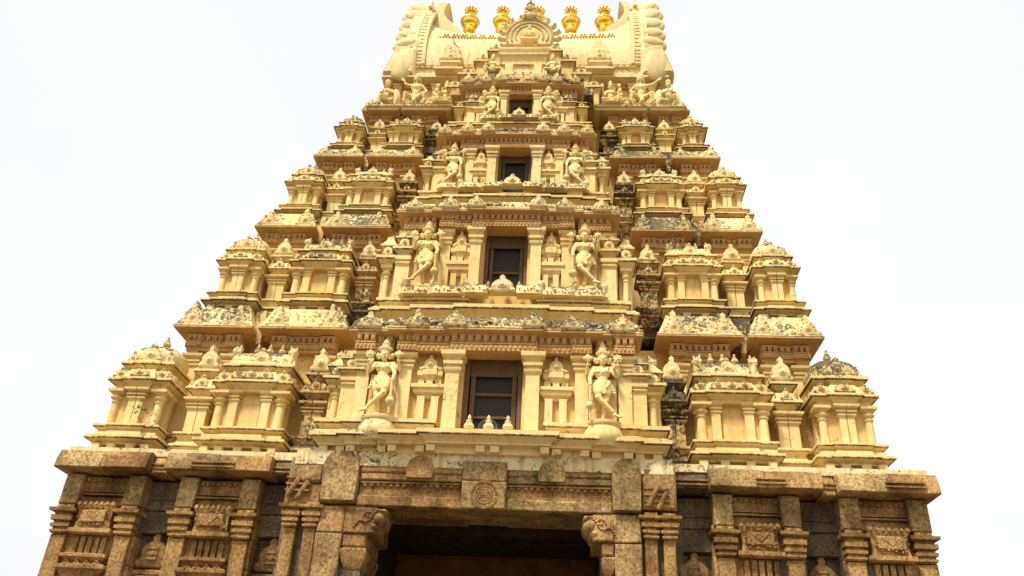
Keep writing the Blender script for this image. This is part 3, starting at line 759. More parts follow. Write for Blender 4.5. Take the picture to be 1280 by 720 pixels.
b.loftx(secs); tp('barrel_roof', b, M['pale'], jit=.02, ang=50)
# lower scalloped band and upper scallop chain
b = B()
for s in (-1, 1):
    b = B()
    for i in range(11): b.ell((s*(1.7+i*.228), YC-1.60, 24.02), (.12,.05,.07), 8, 6)
    tp('scallop_band', b, M['wall'])
b = B()
for i in range(58):
    x = -3.3+i*.116
    if abs(x-.1) < .95: continue
    for j, (y, z) in enumerate(((-1.36,25.76),(-1.30,25.93))):
        if j and (i % 3 == 0): continue
        b.ell((x+(.05 if j else 0), YC+y-.015, z-.10*math.cos(x*1.1)*.6), (.052,.05,.035), 7, 5)
tp('scallop_chain', b, M['wall'])
for s in (-1, 1):
    g = tpart('gable_fan', None)
    if s < 0: g.location = TOFF+Vector((.20, 0, 0))
    # carved rib band that follows the end section
    b = B(); b2 = B()
    ps = []
    for (y, z) in RP[1:]:
        t = max(0, (z-24.2)/2.85); ps.append((YC+y, z+1.25*t**1.6))
    # refine
    pts = []
    for i in range(len(ps)-1):
        for q in range(4): f = q/4; pts.append((ps[i][0]*(1-f)+ps[i+1][0]*f, ps[i][1]*(1-f)+ps[i+1][1]*f))
    pts.append(ps[-1])
    n = len(pts); vs = []; fs = []
    for i, (y, z) in enumerate(pts):
        for (xo, out) in ((3.86,-.05),(3.86,.07),(3.96,.07),(3.97,.03),(4.22,.03),(4.23,.07),(4.34,.07),(4.34,-.05)):
            t = i/(n-1); vs.append((s*(xo+.08*math.sin(t*3)), y-out*1.2, z+out*.8*t))
    for i in range(n-1):
        for j in range(7): a = i*8+j; fs.append((a,a+8,a+9,a+1) if s > 0 else (a,a+1,a+9,a+8))
    b.add(vs, fs); tp('rib_band', b, M['pale'], g, jit=.01)
    for i in range(1, n-1, 1):
        y, z = pts[i]; b2.ell((s*(4.09+.08*math.sin(i/(n-1)*3)), y-.04, z+.02), (.12,.03,.035), 8, 5)
    tp('rib_rungs', b2, M['pale'], g)
    # feathered lobes of the fan
    lobes = [0, 0, (4.66,5.0,25.18,.58,.40,-18),(4.66,5.28,25.92,.60,.44,2),(4.70,5.62,26.78,.60,.48,14),(4.76,6.0,27.70,.58,.48,28),(4.72,6.35,28.50,.58,.42,48)]
    for (lx, ly, lz, rx, rz, an) in lobes[2:]:
        m3 = Matrix.Rotation(-s*R(an), 3, 'Y')
        b = B(); b.ell((s*lx, ly, lz), (rx, .16, rz), 22, 14, m3); b.ell((s*(lx+.04), ly-.07, lz+.06), (rx*.72, .14, rz*.6), 18, 12, m3)
        tp('fan_lobe', b, M['pale'], g, jit=.012)
    # broad lower wing with toothed edge
    out_ = [(4.2,23.5),(4.2,24.8),(4.62,24.92),(4.96,24.98),(5.02,24.80),(5.05,24.70),(5.05,24.62)]
    zt_ = 24.75
    for q in range(9): 
        zz = 24.60-q*.12; xx = 5.06+.034*q; out_ += [(xx+.05, zz-.04), (xx, zz-.09)]
    out_ += [(5.40,23.5)]
    b = B(); pp = [(s*x, z) for x, z in out_]
    if s > 0: pp = pp[::-1]
    b.plate(pp, 4.72, 5.3, .16); b.ell((s*4.74, 4.84, 24.05), (.50,.20,.80), 22, 14); b.cap((s*4.5, 5.3, 25), (s*4.5, 6.5, 28.2), .42, .42, 14); tp('fan_wing', b, M['pale'], g, jit=.01)
    # blunt horn rising above the ridge, seen from inside
    hp_ = [(2.3,26.7),(2.62,27.45),(2.95,27.75),(3.22,28.02),(3.40,28.35),(3.42,28.62),(3.34,28.88),(3.22,29.1),(3.5,29.13),(3.85,29.0),(4.15,28.7),(4.45,28.3),(4.55,27.2),(4.5,26.0),(3.4,25.6)]
    b = B(); pp = [(s*(x+((.38 if s > 0 else .24)*min(1, max(0, (4.1-x)/.7)))), z-.30) for x, z in hp_]
    if s < 0: pp = pp[::-1]
    b.plate(pp, YC-.55, YC+.7, .12); tp('roof_horn', b, M['pale'], g, jit=.012, ang=50)
    # spiky crest flame beside the horn
    b = B(); b.lathe(s*4.2, 6.1, [(27.6,.28),(27.9,.24),(28.2,.17),(28.35,.19),(28.5,.12),(28.7,.08),(28.95,.02)], 10)
    for q in range(4): b.ell((s*(4.2+.14*math.cos(q*1.6)), 6.0+.1*math.sin(q*1.6), 27.9+.13*q), (.09,.09,.08), 8, 6)
    tp('crest', b, M['top'], g)
    # pedestal with bell gable against the roof front
    px = 2.72 if s > 0 else -2.72
    g2 = tpart('roof_gable_ornament', None)
    b = B(); b.stack(px-.42, px+.42, 4.62, 5.2, [(23.5,.0),(23.54,.10),(23.62,.10),(23.72,0)]); b.stack(px-.30, px+.30, 4.72, 5.2, [(23.72,0),(23.95,0),(23.98,.08),(24.06,.08),(24.14,0)])
    tp('pedestal', b, M['pale'], g2)
    b = B(); kudu(b, px, 4.82, 24.12, .72, 1.15, .14); kudu(b, px, 4.70, 24.12, .40, .55, .06)
    for q in (-1, 1): b.ell((px+q*.22, 4.72, 24.62), (.09,.05,.09), 8, 6); b.ell((px+q*.12, 4.72, 24.85), (.08,.05,.08), 8, 6)
    tp('arch_ornament', b, M['top'], g2)

# central gable: stepped blocks, cornice block and the great arch
b = B(); b.box(-1.85+C0, 1.85+C0, 4.1, 6, 21.2, 23.2); b.box(-1.2+C0, 1.2+C0, 4.1, 6, 23.2, 24.0); tp('gable_core', b, M['wall'])
for s in (-1, 1):
    for j, (x0, x1, zt_, yf) in enumerate(((.80,1.25,23.78,3.86),(1.25,1.72,23.40,3.98),(1.72,2.25,22.86,4.06),(2.2,2.62,22.3,4.1))):
        a0, a1 = sorted((C0+s*x0, C0+s*x1))
        b = B(); b.stack(a0+.03, a1-.03, yf, 5.3, [(zt_-.9,0),(zt_-.34,0)]+cyma(zt_-.34, zt_-.06, 0, .10)+[(zt_,.0)]); tp('stepped_block', b, M['wall'])
        b = B(); kudu(b, (a0+a1)/2, yf-.02, zt_-.05, .40, .26, .05); scroll_blobs(b, a0, a1, yf, zt_-.03, .14, j+s, .1); tp('arch_ornament', b, M['top'])
b = B()
zq = 22.62
b.box(C0-.80, C0+.80, 3.55, 5, zq-.35, zq+.02)
b.stack(C0-.68, C0+.68, 3.55, 5.2, [(zq-.1,0),(zq+.06,0),(zq+.07,.08),(zq+.16,.09),(zq+.17,.02),(zq+.30,.06),(zq+.44,.12),(zq+.46,.16),(zq+.52,.16),(zq+.60,.19),(zq+.66,.22),(zq+.74,.22),(zq+.80,.1)])
tp('gable_cornice', b, M['cream'])
for q in (-.49, .49):
    b = B(); b.box(C0+q-.13, C0+q+.13, 3.38, 3.6, 22.05, 22.6); tp('gable_post', b, M['cream'])
for q in (-.26, 0, .26):
    b = B(); kudu(b, C0+q, 3.36, 21.98, .20, .34, .08); tp('arch_ornament', b, M['top'])
# great arch
A = tpart('great_arch', None); az = 24.55; ay = 3.95; ax = C0+.12
def arcpts(r0, a0, a1, n): return [(ax+r0*math.cos(a), az+r0*math.sin(a)) for a in [a0+(a1-a0)*i/n for i in range(n+1)]]
b = B(); pts = arcpts(.92, R(-28), R(208), 26); b.plate(pts[::-1], ay, 5.0, .06); tp('arch_plate', b, M['pale'], A)
b = B()
for r_, n_, e_ in ((.50,26,.045),(.66,30,.05),(.82,34,.045)):
    for i in range(n_+1):
        a = R(-20)+R(220)*i/n_; b.ell((ax+r_*math.cos(a), ay-.02, az+r_*math.sin(a)), (e_,.05,e_), 7, 5)
tp('bead_rows', b, M['top'], A)
for i in range(13):
    a = R(-22)+R(224)*i/12
    if abs(a-HP) < .12: continue
    b = B(); m3 = Matrix.Rotation(-a, 3, 'Y')
    b.ell((ax+1.0*math.cos(a), ay+.1, az+1.0*math.sin(a)), (.17,.10,.115), 12, 8, m3)
    b.ell((ax+1.08*math.cos(a), ay+.0, az+1.08*math.sin(a)), (.06,.06,.06), 8, 6)
    tp('flame_petal', b, M['pale'], A)
b = B(); b.ell((ax, ay-.02, az+.05), (.38,.04,.36), 20, 10); tp('arch_recess', b, M['wall'], A)
b = B() # seated relief figure
b.stack(ax-.26, ax+.26, ay-.14, ay+.05, [(az-.34,0),(az-.30,.05),(az-.24,.05),(az-.2,0)])
b.ell((ax, ay-.10, az-.10), (.24,.12,.08)); b.ell((ax, ay-.10, az+.05), (.11,.09,.15)); b.ell((ax, ay-.12, az+.24), (.07,.07,.08)); b.ell((ax, ay-.12, az+.34), (.045,.045,.07))
for s in (-1,1): b.cap((ax+s*.11, ay-.12, az+.12),(ax+s*.17, ay-.16, az-.03),.04,.035); b.cap((ax+s*.17, ay-.16, az-.03),(ax+s*.06, ay-.2, az-.04),.035,.03)
tp('relief_figure', b, M['statue'], A)
b = B() # monster-face crest
for (x, z, r_) in ((0,.98,.20),(-.15,1.12,.11),(.15,1.12,.11),(0,1.24,.15),(-.14,1.36,.10),(.14,1.36,.10),(0,1.46,.14),(-.2,.92,.10),(.2,.92,.10),(-.09,1.6,.08),(.09,1.6,.08),(0,1.72,.07),(0,1.84,.035)):
    b.ell((ax+x*.95, ay-.06, az+.98+(z-.98)*.80), (r_*.95,.14,r_*.9), 12, 8)
for s in (-1,1): b.ell((ax+s*.08, ay-.20, az+1.22), (.045,.04,.045)); b.cap((ax+s*.13,ay-.12,az+1.05),(ax+s*.26,ay-.1,az+.80),.05,.03)
b.ell((ax, ay-.2, az+1.16), (.10,.05,.035))
tp('monster_face_crest', b, M['top'], A, jit=.012)

# ------------------------------------------------------------------ stucco figures
def hand(b, wrist, direction, normal, s=1.0, curl=.5, thumb=1):
    """palm, four unequal bent fingers and a thumb leaving the side of the palm"""
    d = Vector(direction).normalized(); n = Vector(normal); n = (n-d*n.dot(d)).normalized(); t = d.cross(n)
    w = Vector(wrist)
    for q in (-1, 0, 1): b.cap(w+t*q*.018*s, w+d*.065*s+t*q*.026*s, .017*s, .016*s, 6)
    for i, L in enumerate((.050,.062,.066,.056)):
        o = (i-1.5)*.022*s; k = w+d*.075*s+t*o
        m = k+(d*math.cos(curl)+n*math.sin(curl))*L*.55*s
        e = m+(d*math.cos(curl*2.2)+n*math.sin(curl*2.2))*L*.5*s
        b.cap(k, m, .0115*s, .0105*s, 6); b.cap(m, e, .0105*s, .009*s, 6)
    a = w+d*.02*s+t*thumb*.035*s; c = a+(d*.7+t*thumb*.6+n*.4).normalized()*.035*s
    b.cap(a, c, .013*s, .012*s, 6); b.cap(c, c+(d*.9+n*.5).normalized()*.028*s, .012*s, .010*s, 6)
def foot(b, ankle, direction, s=1.0):
    a = Vector(ankle); d = Vector(direction).normalized(); t = Vector((0,0,1)).cross(d)
    b.cap(a+Vector((0,0,-.01)), a+d*.12*s+Vector((0,0,-.045*s)), .040*s, .028*s, 8); b.ell(a-d*.03*s-Vector((0,0,.025*s)), (.035*s,.035*s,.03*s), 8, 6)
    for i in range(5):
        q = a+d*(.14-.008*abs(i-1))*s+t*(i-2)*.016*s-Vector((0,0,.052*s)); b.cap(q, q+d*.028*s, .011*s, .010*s, 6)
def head(b, c, s=1.0, look=(0,-1,0)):
    c = Vector(c); f = Vector(look).normalized(); r = Vector((0,0,1)).cross(f).normalized(); r = -r; u = f.cross(r)
    if u.z < 0: u = -u
    P = lambda x, y, z: c+r*x*s+f*y*s+u*z*s
    b.ell(P(0,0,.02), (.080*s,.088*s,.10*s), 14, 10); b.ell(P(0,.02,-.055), (.055*s,.055*s,.06*s), 10, 8)
    b.cap(P(0,.082,.012), P(0,.10,-.018), .012*s, .018*s, 6)
    for q in (-1, 1):
        b.ell(P(q*.032,.074,.022), (.018*s,.014*s,.010*s), 8, 6); b.cap(P(q*.015,.082,.045), P(q*.05,.068,.046), .007*s, .006*s, 6)
        b.ell(P(q*.040,.05,-.028), (.026*s,.024*s,.026*s), 8, 6); b.ell(P(q*.084,0,.0), (.018*s,.028*s,.04*s), 8, 6); b.ell(P(q*.088,.0,-.055), (.022*s,.022*s,.026*s), 8, 6)
    b.cap(P(-.022,.078,-.046), P(.022,.078,-.046), .0085*s, .0085*s, 6); b.cap(P(-.016,.075,-.060), P(.016,.075,-.060), .009*s, .009*s, 6)
    b.ell(P(0,.060,-.085), (.024*s,.022*s,.018*s), 8, 6)
def arm(b, sh, el, wr, s=1.0):
    b.ell(sh, (.070*s,.062*s,.066*s), 10, 8); b.cap(sh, el, .058*s, .045*s); b.cap(el, wr, .045*s, .029*s)
    m = Vector(sh).lerp(Vector(el), .42); b.ell(m, (.068*s,.062*s,.024*s), 10, 6)
    m = Vector(el).lerp(Vector(wr), .88); b.ell(m, (.040*s,.040*s,.024*s), 10, 6)
def leg(b, hip, kn, an, s=1.0):
    b.cap(hip, kn, .105*s, .066*s, 12); b.ell(kn, (.068*s,.068*s,.07*s)); m = Vector(kn).lerp(Vector(an), .3)
    b.cap(kn, m, .060*s, .062*s); b.cap(m, an, .062*s, .037*s)
    q = Vector(kn).lerp(Vector(an), .9); b.ell(q, (.052*s,.052*s,.026*s), 10, 6)
def torso(b, hip, chest, s=1.0, belly=.0):
    h = Vector(hip); c = Vector(chest); n = c.lerp(h, -.32)
    b.cap(h+Vector((-.055*s,0,0)), h+Vector((.055*s,0,0)), .112*s, .112*s, 12)
    m = h.lerp(c, .42); b.ell(m+Vector((0,-belly*.05,0)), ((.112+belly*.02)*s,(.092+belly*.04)*s,.17*s), 14, 10)
    b.ell(c+Vector((0,0,-.02*s)), (.168*s,.108*s,.165*s), 16, 12)
    for q in (-1,1): b.ell(c+Vector((q*.07*s,-.07*s,-.01*s)), (.072*s,.048*s,.055*s), 10, 8)
    b.cap(c+Vector((-.13*s,0,.09*s)), c+Vector((.13*s,0,.09*s)), .05*s, .05*s)
    b.cap(c+Vector((0,0,.10*s)), c+Vector((0,-.01*s,.24*s)), .052*s, .046*s)
def necklace(b, c, s=1.0):
    for r_, n in ((.085,11),(.125,13)):
        for i in range(n):
            a = math.pi*(i/(n-1)); b.ell((c[0]+r_*s*math.cos(a), c[1]-.095*s+.02*s*(1-math.sin(a)), c[2]+.10*s-r_*s*1.05*math.sin(a)), (.014*s,.016*s,.014*s), 6, 5)
    b.ell((c[0], c[1]-.112*s, c[2]-.045*s), (.022*s,.02*s,.03*s), 8, 6)

def guardian_parts(mirror, name):
    m = -1 if mirror else 1
    V = lambda x, y, z: (m*x, y, z)
    b = B()
    torso(b, V(0,0,.90), V(.01,-.01,1.20)); head(b, V(0,-.04,1.49), 1.28)
    # supporting leg and crossed leg
    leg(b, V(-.07,0,.86), V(-.06,-.07,.48), V(.0,-.02,.09)); foot(b, V(.0,-.02,.07), V(.15,-1,0))
    leg(b, V(.08,-.02,.86), V(.10,-.17,.52), V(-.22,-.15,.16)); foot(b, V(-.23,-.16,.13), V(-.75,-.5,-.25))
    # rear arms raised, front arms
    arm(b, V(-.19,.02,1.30), V(-.33,.02,1.16), V(-.31,-.09,1.36)); hand(b, V(-.31,-.09,1.38), (0,-.1,1), V(1,0,0), 1, 1.1, m)
    arm(b, V(.19,.02,1.30), V(.33,.02,1.16), V(.31,-.09,1.36)); hand(b, V(.31,-.09,1.38), (0,-.1,1), V(-1,0,0), 1, 1.1, -m)
    arm(b, V(.17,-.02,1.27), V(.27,-.10,1.02), V(.26,-.20,.82)); hand(b, V(.26,-.21,.80), (0,-.15,-1), V(-1,0,0), 1, .9, m)
    arm(b, V(-.17,-.02,1.27), V(-.28,-.10,1.06), V(-.22,-.24,1.20)); hand(b, V(-.22,-.25,1.22), (0,-.1,1), (0,-1,0), 1, .25, m)
    necklace(b, V(.01,-.01,1.20))
    body = remeshed(name+'_body', b, .0125, M['statue'], 1)
    b = B() # draped loincloth with sash, knots and beads
    b.cap(V(-.07,0,.84), V(.07,0,.84), .135, .135, 14); b.cap(V(-.08,-.0,.86), V(-.07,-.05,.64), .128, .100, 12); b.cap(V(.08,-.03,.86), V(.10,-.13,.64), .128, .098, 12)
    for r_ in range(3): 
        for i in range(13):
            a = -math.pi*.05+math.pi*1.1*i/12; b.ell((.15*math.cos(a)+.0, -.12*math.sin(a)-.02, .98-.035*r_-.03*math.sin(a)), (.02,.022,.014), 6, 5)
    for i in range(5): b.cap(V(-.02+.02*i,-.15,.90), V(-.06+.035*i,-.17,.62-.02*(i%2)), .022, .014, 7)
    for s in (-1,1):
        for q in range(4): b.ell(V(s*(.18+.02*q),-.03,.86-.06*q), (.045,.05,.03), 8, 6)
        b.cap(V(s*.15,-.10,.92), V(s*.07,-.17,.76), .018, .018, 6); b.cap(V(s*.07,-.17,.76), V(0,-.16,.86), .016, .016, 6)
    cloth = remeshed(name+'_cloth', b, .014, M['statue'], 1)
    b = B() # tall tiered crown
    b.lathe(0, -.015, [(1.575,.095),(1.60,.112),(1.62,.112),(1.63,.098),(1.68,.094),(1.69,.104),(1.705,.104),(1.715,.086),(1.77,.080),(1.78,.090),(1.795,.088),(1.80,.066),(1.85,.056),(1.86,.062),(1.875,.058),(1.89,.034),(1.93,.028),(1.95,.006)], 16)
    for i in range(9):
        a = math.pi+math.pi*i/8; b.ell((.112*math.cos(a), -.015+.112*math.sin(a), 1.65), (.02,.018,.028), 7, 5)
    for s in (-1,1): b.ell((s*.135,.0,1.50), (.04,.05,.085), 8, 6)
    b.v = [(x*1.14, y*1.14, z) for x, y, z in b.v]
    crown = b.mesh(name+'_crown', .003)
    b = B() # club with bulb
    b.lathe(m*.27, -.24, [(.0,.022),(.16,.026),(.19,.036),(.20,.045),(.23,.075),(.28,.095),(.33,.090),(.37,.06),(.385,.05),(.395,.062),(.41,.062),(.42,.028),(.62,.026),(.76,.032),(.80,.045),(.83,.03)], 14)
    club = b.mesh(name+'_club', .003)
    b = B() # disc and conch
    b.ell(V(-.31,-.10,1.50), (.075,.028,.085), 16, 8); b.ell(V(-.31,-.13,1.50), (.035,.02,.04), 10, 6)
    for i in range(8): a = i*math.pi/4; b.ell(V(-.31+.085*math.cos(a),-.10,1.50+.095*math.sin(a)), (.022,.02,.022), 7, 5)
    emb1 = b.mesh(name+'_disc', .002)
    b = B(); b.lathe(m*.31, -.10, [(1.415,.03),(1.45,.062),(1.49,.085),(1.53,.078),(1.56,.045),(1.60,.02)], 12, .6, .06, 6)
    for s in (-1,1): b.ell((m*.31+s*.08,-.10,1.50), (.03,.03,.035), 8, 6)
    emb2 = b.mesh(name+'_conch', .002)
    for me in (crown, club, emb1, emb2): me.materials.append(M['statue'])
    return dict(body=body, loincloth=cloth, crown=crown, club=club, disc=emb1, conch=emb2)
GL = guardian_parts(False, 'guardian_l'); GR = guardian_parts(True, 'guardian_r')
def guardian(G, label, loc, h, ped=None, rz=0):
    t = thing('guardian_statue', label, 'statue', loc, 'four-armed guardian statues flanking the windows')
    k = h/1.95
    for nm in ('body', 'loincloth', 'crown', 'club', 'disc', 'conch'):
        o = inst(nm, G[nm], t, (0,0,0), (k*1.09,k*1.05,k)); 
    t.rotation_euler = (0,0,rz)
    return t
GP = [(0, 2.38, -.93, 8.03, 1.86, 'lowest', 'in front of a niche with its bare crossed foot on a round pedestal'),
      (1, 2.02, .56, 12.12, 1.98, 'second lowest', 'standing behind a lichen-blackened parapet'),
      (2, 1.78, 1.84, 16.16, 1.66, 'third', 'standing small above the carved parapet'),
      (3, .90, 2.90, 19.66, 1.48, 'topmost', 'the smallest pair, standing close beside the dark opening')]
for k, x, y, z, h, wn, ex in GP:
    guardian(GL, f'cream four-armed guardian in tall crown standing left of the {wn} window', (C0-x-.02, y, z), h)
    guardian(GR, f'cream four-armed guardian in tall crown standing right of the {wn} window', (C0+x, y, z), h)
    # pedestal for the lowest pair
    if k == 0:
        for s in (-1, 1):
            b = B(); b.lathe(C0+s*x, -.88, [(7.50,.30),(7.60,.38),(7.68,.425),(7.78,.415),(7.88,.37),(7.92,.355),(7.94,.38),(7.97,.40),(8.02,.40),(8.03,.38)], 28, .72)
            tp('round_pedestal', b, M['cream'])
    else:
        for s in (-1, 1):
            b = B(); b.box(C0+s*x-.22, C0+s*x+.22, y-.16, y+.4, z-.35, z); tp('statue_block', b, M['cream'])
            # flat slab behind the figure
    for s in (-1, 1):
        yy = y+.08
        b = B(); b.box(C0+s*x-.30*h/1.9, C0+s*x+.30*h/1.9, yy, yy+.25, z-.02, z+h*.55); tp('statue_back_slab', b, M['wall'])

def giant(mirror):
    m = -1 if mirror else 1; V = lambda x, y, z: (m*x, y, z)
    b = B(); s = 1.25
    torso(b, V(0,0,.42), V(0,-.03,.86), s, .3); head(b, V(.0,-.07,1.27), s*1.05, (0,-1,.25))
    leg(b, V(-.10,0,.40), V(-.37,-.24,.42), V(-.40,-.20,.10), s*.95); foot(b, V(-.40,-.20,.08), V(-.6,-1,0), s)
    leg(b, V(.10,0,.40), V(.36,-.24,.42), V(.43,-.20,.10), s*.95); foot(b, V(.43,-.20,.08), V(.6,-1,0), s)
    arm(b, V(.21,0,.98), V(.42,.02,.76), V(.34,-.14,.50), s*.95); hand(b, V(.34,-.15,.49), V(-.3,-.4,-.8), V(-1,0,0), s, .6, m)
    arm(b, V(-.21,0,.98), V(-.48,-.02,1.06), V(-.68,-.06,1.20) if mirror else V(-.52,-.05,1.18), s*.95); hand(b, V(-.69,-.07,1.21) if mirror else V(-.53,-.06,1.19), V(-.8,0,.5), (0,-1,0), s, .3, m)
    necklace(b, V(0,-.03,.86), s*1.1)
    body = remeshed('giant_body', b, .016, M['statue'], 1)
    b = B(); b.cap(V(-.08,0,.38), V(.08,0,.38), .155, .155, 12); b.cap(V(-.02,-.14,.38), V(0,-.2,.12), .06, .09, 8); b.ell(V(0,-.12,.06), (.16,.12,.07))
    cl = remeshed('giant_cloth', b, .02, M['statue'], 1)
    b = B(); b.lathe(0, -.03, [(1.33,.135),(1.38,.14),(1.44,.12),(1.49,.10),(1.52,.05),(1.55,.02)], 14, 1, .05, 7)
    for q in (-1,1): 
        for i in range(4): b.ell((q*.12, .0+.01*i, 1.36-.07*i), (.05,.06,.05), 8, 6)
    hr = b.mesh('giant_hair', .004); hr.materials.append(M['statue'])
    return dict(body=body, loincloth=cl, hair=hr)
def winged(mirror):
    m = -1 if mirror else 1; V = lambda x, y, z: (m*x, y, z)
    b = B(); s = 1.15
    torso(b, V(0,0,.34), V(-.02,-.04,.72), s, .6); head(b, V(-.02,-.08,1.06), s*1.05, V(-.35,-1,.1))
    leg(b, V(-.09,0,.30), V(-.20,-.26,.36), V(-.22,-.14,.09), s*.9); foot(b, V(-.22,-.14,.07), V(-.3,-1,0), s)
    leg(b, V(.09,0,.30), V(.30,-.20,.22), V(.16,-.02,.08), s*.9)
    arm(b, V(-.18,0,.84), V(-.28,-.14,.62), V(-.06,-.28,.60), s*.9); hand(b, V(-.05,-.29,.60), V(1,-.2,.2), (0,-1,0), s, .4, m)
    arm(b, V(.18,0,.84), V(.26,-.14,.62), V(.04,-.28,.58), s*.9); hand(b, V(.03,-.29,.58), V(-1,-.2,.2), (0,-1,0), s, .4, -m)
    necklace(b, V(-.02,-.04,.72), s)
    body = remeshed('winged_body', b, .016, M['statue'], 1)
    b = B(); m3 = Matrix.Rotation(-m*R(8), 3, 'Y')
    b.ell(V(.40,.02,.50), (.19,.09,.42), 18, 12, m3); b.ell(V(.40,-.06,.50), (.12,.05,.33), 14, 10, m3)
    wing = b.mesh('wing', .006)
    b = B(); m3 = Matrix.Rotation(m*R(8), 3, 'Y'); b.ell(V(-.36,.08,.50), (.14,.08,.40), 18, 12, m3); wing2 = b.mesh('wing', .006)
    b = B(); b.lathe(m*-.02, -.05, [(1.13,.125),(1.17,.14),(1.2,.12),(1.26,.115),(1.29,.09),(1.34,.05),(1.37,.015)], 14, 1, .04, 7); cap_ = b.mesh('pointed_cap', .004)
    for me in (wing, wing2, cap_): me.materials.append(M['statue'])
    return dict(body=body, wing=wing, crown=cap_, wing_=wing2)
def group_fig(mirror):
    m = -1 if mirror else 1; V = lambda x, y, z: (m*x, y, z)
    b = B(); s = 1.0
    # main crowned figure seated, one leg down, many arms; small devotee at the knee
    torso(b, V(.06,0,.32), V(.06,-.03,.66), s, .4); head(b, V(.06,-.07,.94), s*1.05)
    leg(b, V(-.02,0,.30), V(-.26,-.24,.34), V(-.20,-.22,.07), s*.95); foot(b, V(-.20,-.22,.06), V(-.2,-1,0), s)
    leg(b, V(.14,0,.30), V(.38,-.18,.26), V(.12,-.26,.20), s*.95)
    arm(b, V(.22,0,.76), V(.36,-.02,.62), V(.38,-.1,.84), s*.9); hand(b, V(.38,-.1,.85), (0,0,1), V(-1,0,0), s, 1, m)
    arm(b, V(-.10,0,.76), V(-.24,-.02,.64), V(-.28,-.1,.84), s*.9); hand(b, V(-.28,-.1,.85), (0,0,1), V(1,0,0), s, 1, -m)
    arm(b, V(.20,-.02,.74), V(.30,-.12,.52), V(.30,-.24,.38), s*.9); hand(b, V(.30,-.25,.37), (0,-.6,-.6), V(-1,0,0), s, .5, m)
    arm(b, V(-.08,-.02,.74), V(-.18,-.14,.56), V(-.08,-.26,.60), s*.9); hand(b, V(-.07,-.27,.61), (0,-.2,1), (0,-1,0), s, .4, m)
    necklace(b, V(.06,-.03,.66), s)
    body = remeshed('seated_body', b, .015, M['statue'], 1)
    b = B(); torso(b, V(-.36,-.12,.22), V(-.34,-.15,.44), .66, .3); head(b, V(-.33,-.18,.62), .72); 
    leg(b, V(-.38,-.12,.2), V(-.52,-.3,.14), V(-.40,-.34,.06), .6); leg(b, V(-.32,-.12,.2), V(-.24,-.34,.12), V(-.34,-.40,.06), .6)
    arm(b, V(-.43,-.14,.5), V(-.48,-.24,.40), V(-.38,-.32,.42), .62); arm(b, V(-.25,-.14,.5), V(-.22,-.26,.42), V(-.32,-.32,.42), .62)
    b.lathe(m*-.33, -.17, [(.66,.06),(.70,.07),(.76,.045),(.80,.02)], 10)
    dev = remeshed('small_devotee', b, .014, M['statue'], 1)
    b = B(); b.lathe(m*.06, -.05, [(1.0,.10),(1.03,.115),(1.05,.10),(1.10,.09),(1.11,.10),(1.13,.085),(1.18,.06),(1.21,.05),(1.25,.02)], 14, 1, .04, 7); cr = b.mesh('tiered_crown', .004)
    b = B()
    for (x, z) in ((.40,.98),(-.30,.98)):
        b.ell(V(x,-.1,z), (.07,.04,.08), 10, 8)
        for i in range(6): b.ell(V(x+.07*math.cos(i*1.05),-.1,z+.08*math.sin(i*1.05)), (.025,.03,.025), 6, 5)
    em = b.mesh('emblems', .003)
    b = B(); b.ell(V(.0,-.08,.05), (.50,.26,.07), 18, 8); ba = b.mesh('lotus_seat', .006)
    for me in (cr, em, ba): me.materials.append(M['statue'])
    return dict(body=body, devotee=dev, crown=cr, emblem=em, seat=ba)
def place(name, parts, label, cat, loc, k, group=None, kx=1):
    t = thing(name, label, cat, loc, group)
    for nm, me in parts.items(): inst(nm.rstrip('_'), me, t, (0,0,0), (k*(.88 if 'gg' in globals() and group == gg else 1),k,k))
    return t
zl = 21.47; gg = 'seated figures on the ledge below the barrel roof'
W = winged(False); place('winged_statue', W, 'winged kneeling figure in pointed cap, outermost at the left end below the roof', 'statue', (-4.74, 4.30, zl), .92, gg)
W = winged(True); place('winged_statue', W, 'winged kneeling figure with arms folded, outermost at the right end below the roof', 'statue', (5.05, 4.30, zl), .92, gg)
G1 = giant(False); place('squatting_statue', G1, 'large bare-chested squatting man with spread knees and arm bent outward, left of the roof', 'statue', (-3.72, 4.28, zl), .98, gg)
G2 = giant(True); place('squatting_statue', G2, 'large bare-chested squatting man lifting one arm up to the right edge of the roof', 'statue', (4.12, 4.28, zl), .98, gg)
F1 = group_fig(False); place('crowned_group_statue', F1, 'many-armed crowned seated figure with a small devotee, beside the left squatting man', 'statue', (-2.70, 4.30, zl), .95, gg)
F2 = group_fig(True); place('crowned_group_statue', F2, 'many-armed crowned seated figure with a small devotee, beside the right squatting man', 'statue', (3.12, 4.30, zl), .95, gg)
# ledge under those figures on top of the uppermost eaves
for a0, a1, q in ((-5.30,-4.22,0),(-4.14,-2.4,1),(2.5,4.3,2),(4.38,5.55,3)):
    b = B(); b.stack(a0, a1, 4.16, 5.2, [(21.25,-.02),(21.33,.0),(21.34,.05,1),(21.37,.06),(21.43,.06),(zl,.02)]); scroll_blobs(b, a0, a1, 4.1, 21.40, .12, q, .1); tp('figure_ledge', b, M['top'])
g3 = 'small seated figures above the topmost window'
place('small_seated_statue', {'body':F1['body'],'crown':F1['crown']}, 'small crowned seated figure on the black ledge, left above the topmost window', 'statue', (-.98, 3.05, 21.72), .78, g3)
place('small_seated_statue', {'body':F2['body'],'crown':F2['crown']}, 'small crowned seated figure on the black ledge, right above the topmost window', 'statue', (1.12, 3.05, 21.72), .78, g3)
b = B(); b.box(C0-1.5, C0+1.5, 2.95, 4.2, 21.3, 21.72); b.box(C0-2.4, C0+2.4, 3.5, 4.2, 21.3, 21.6); tp('statue_ledge', b, M['mould_shade'])

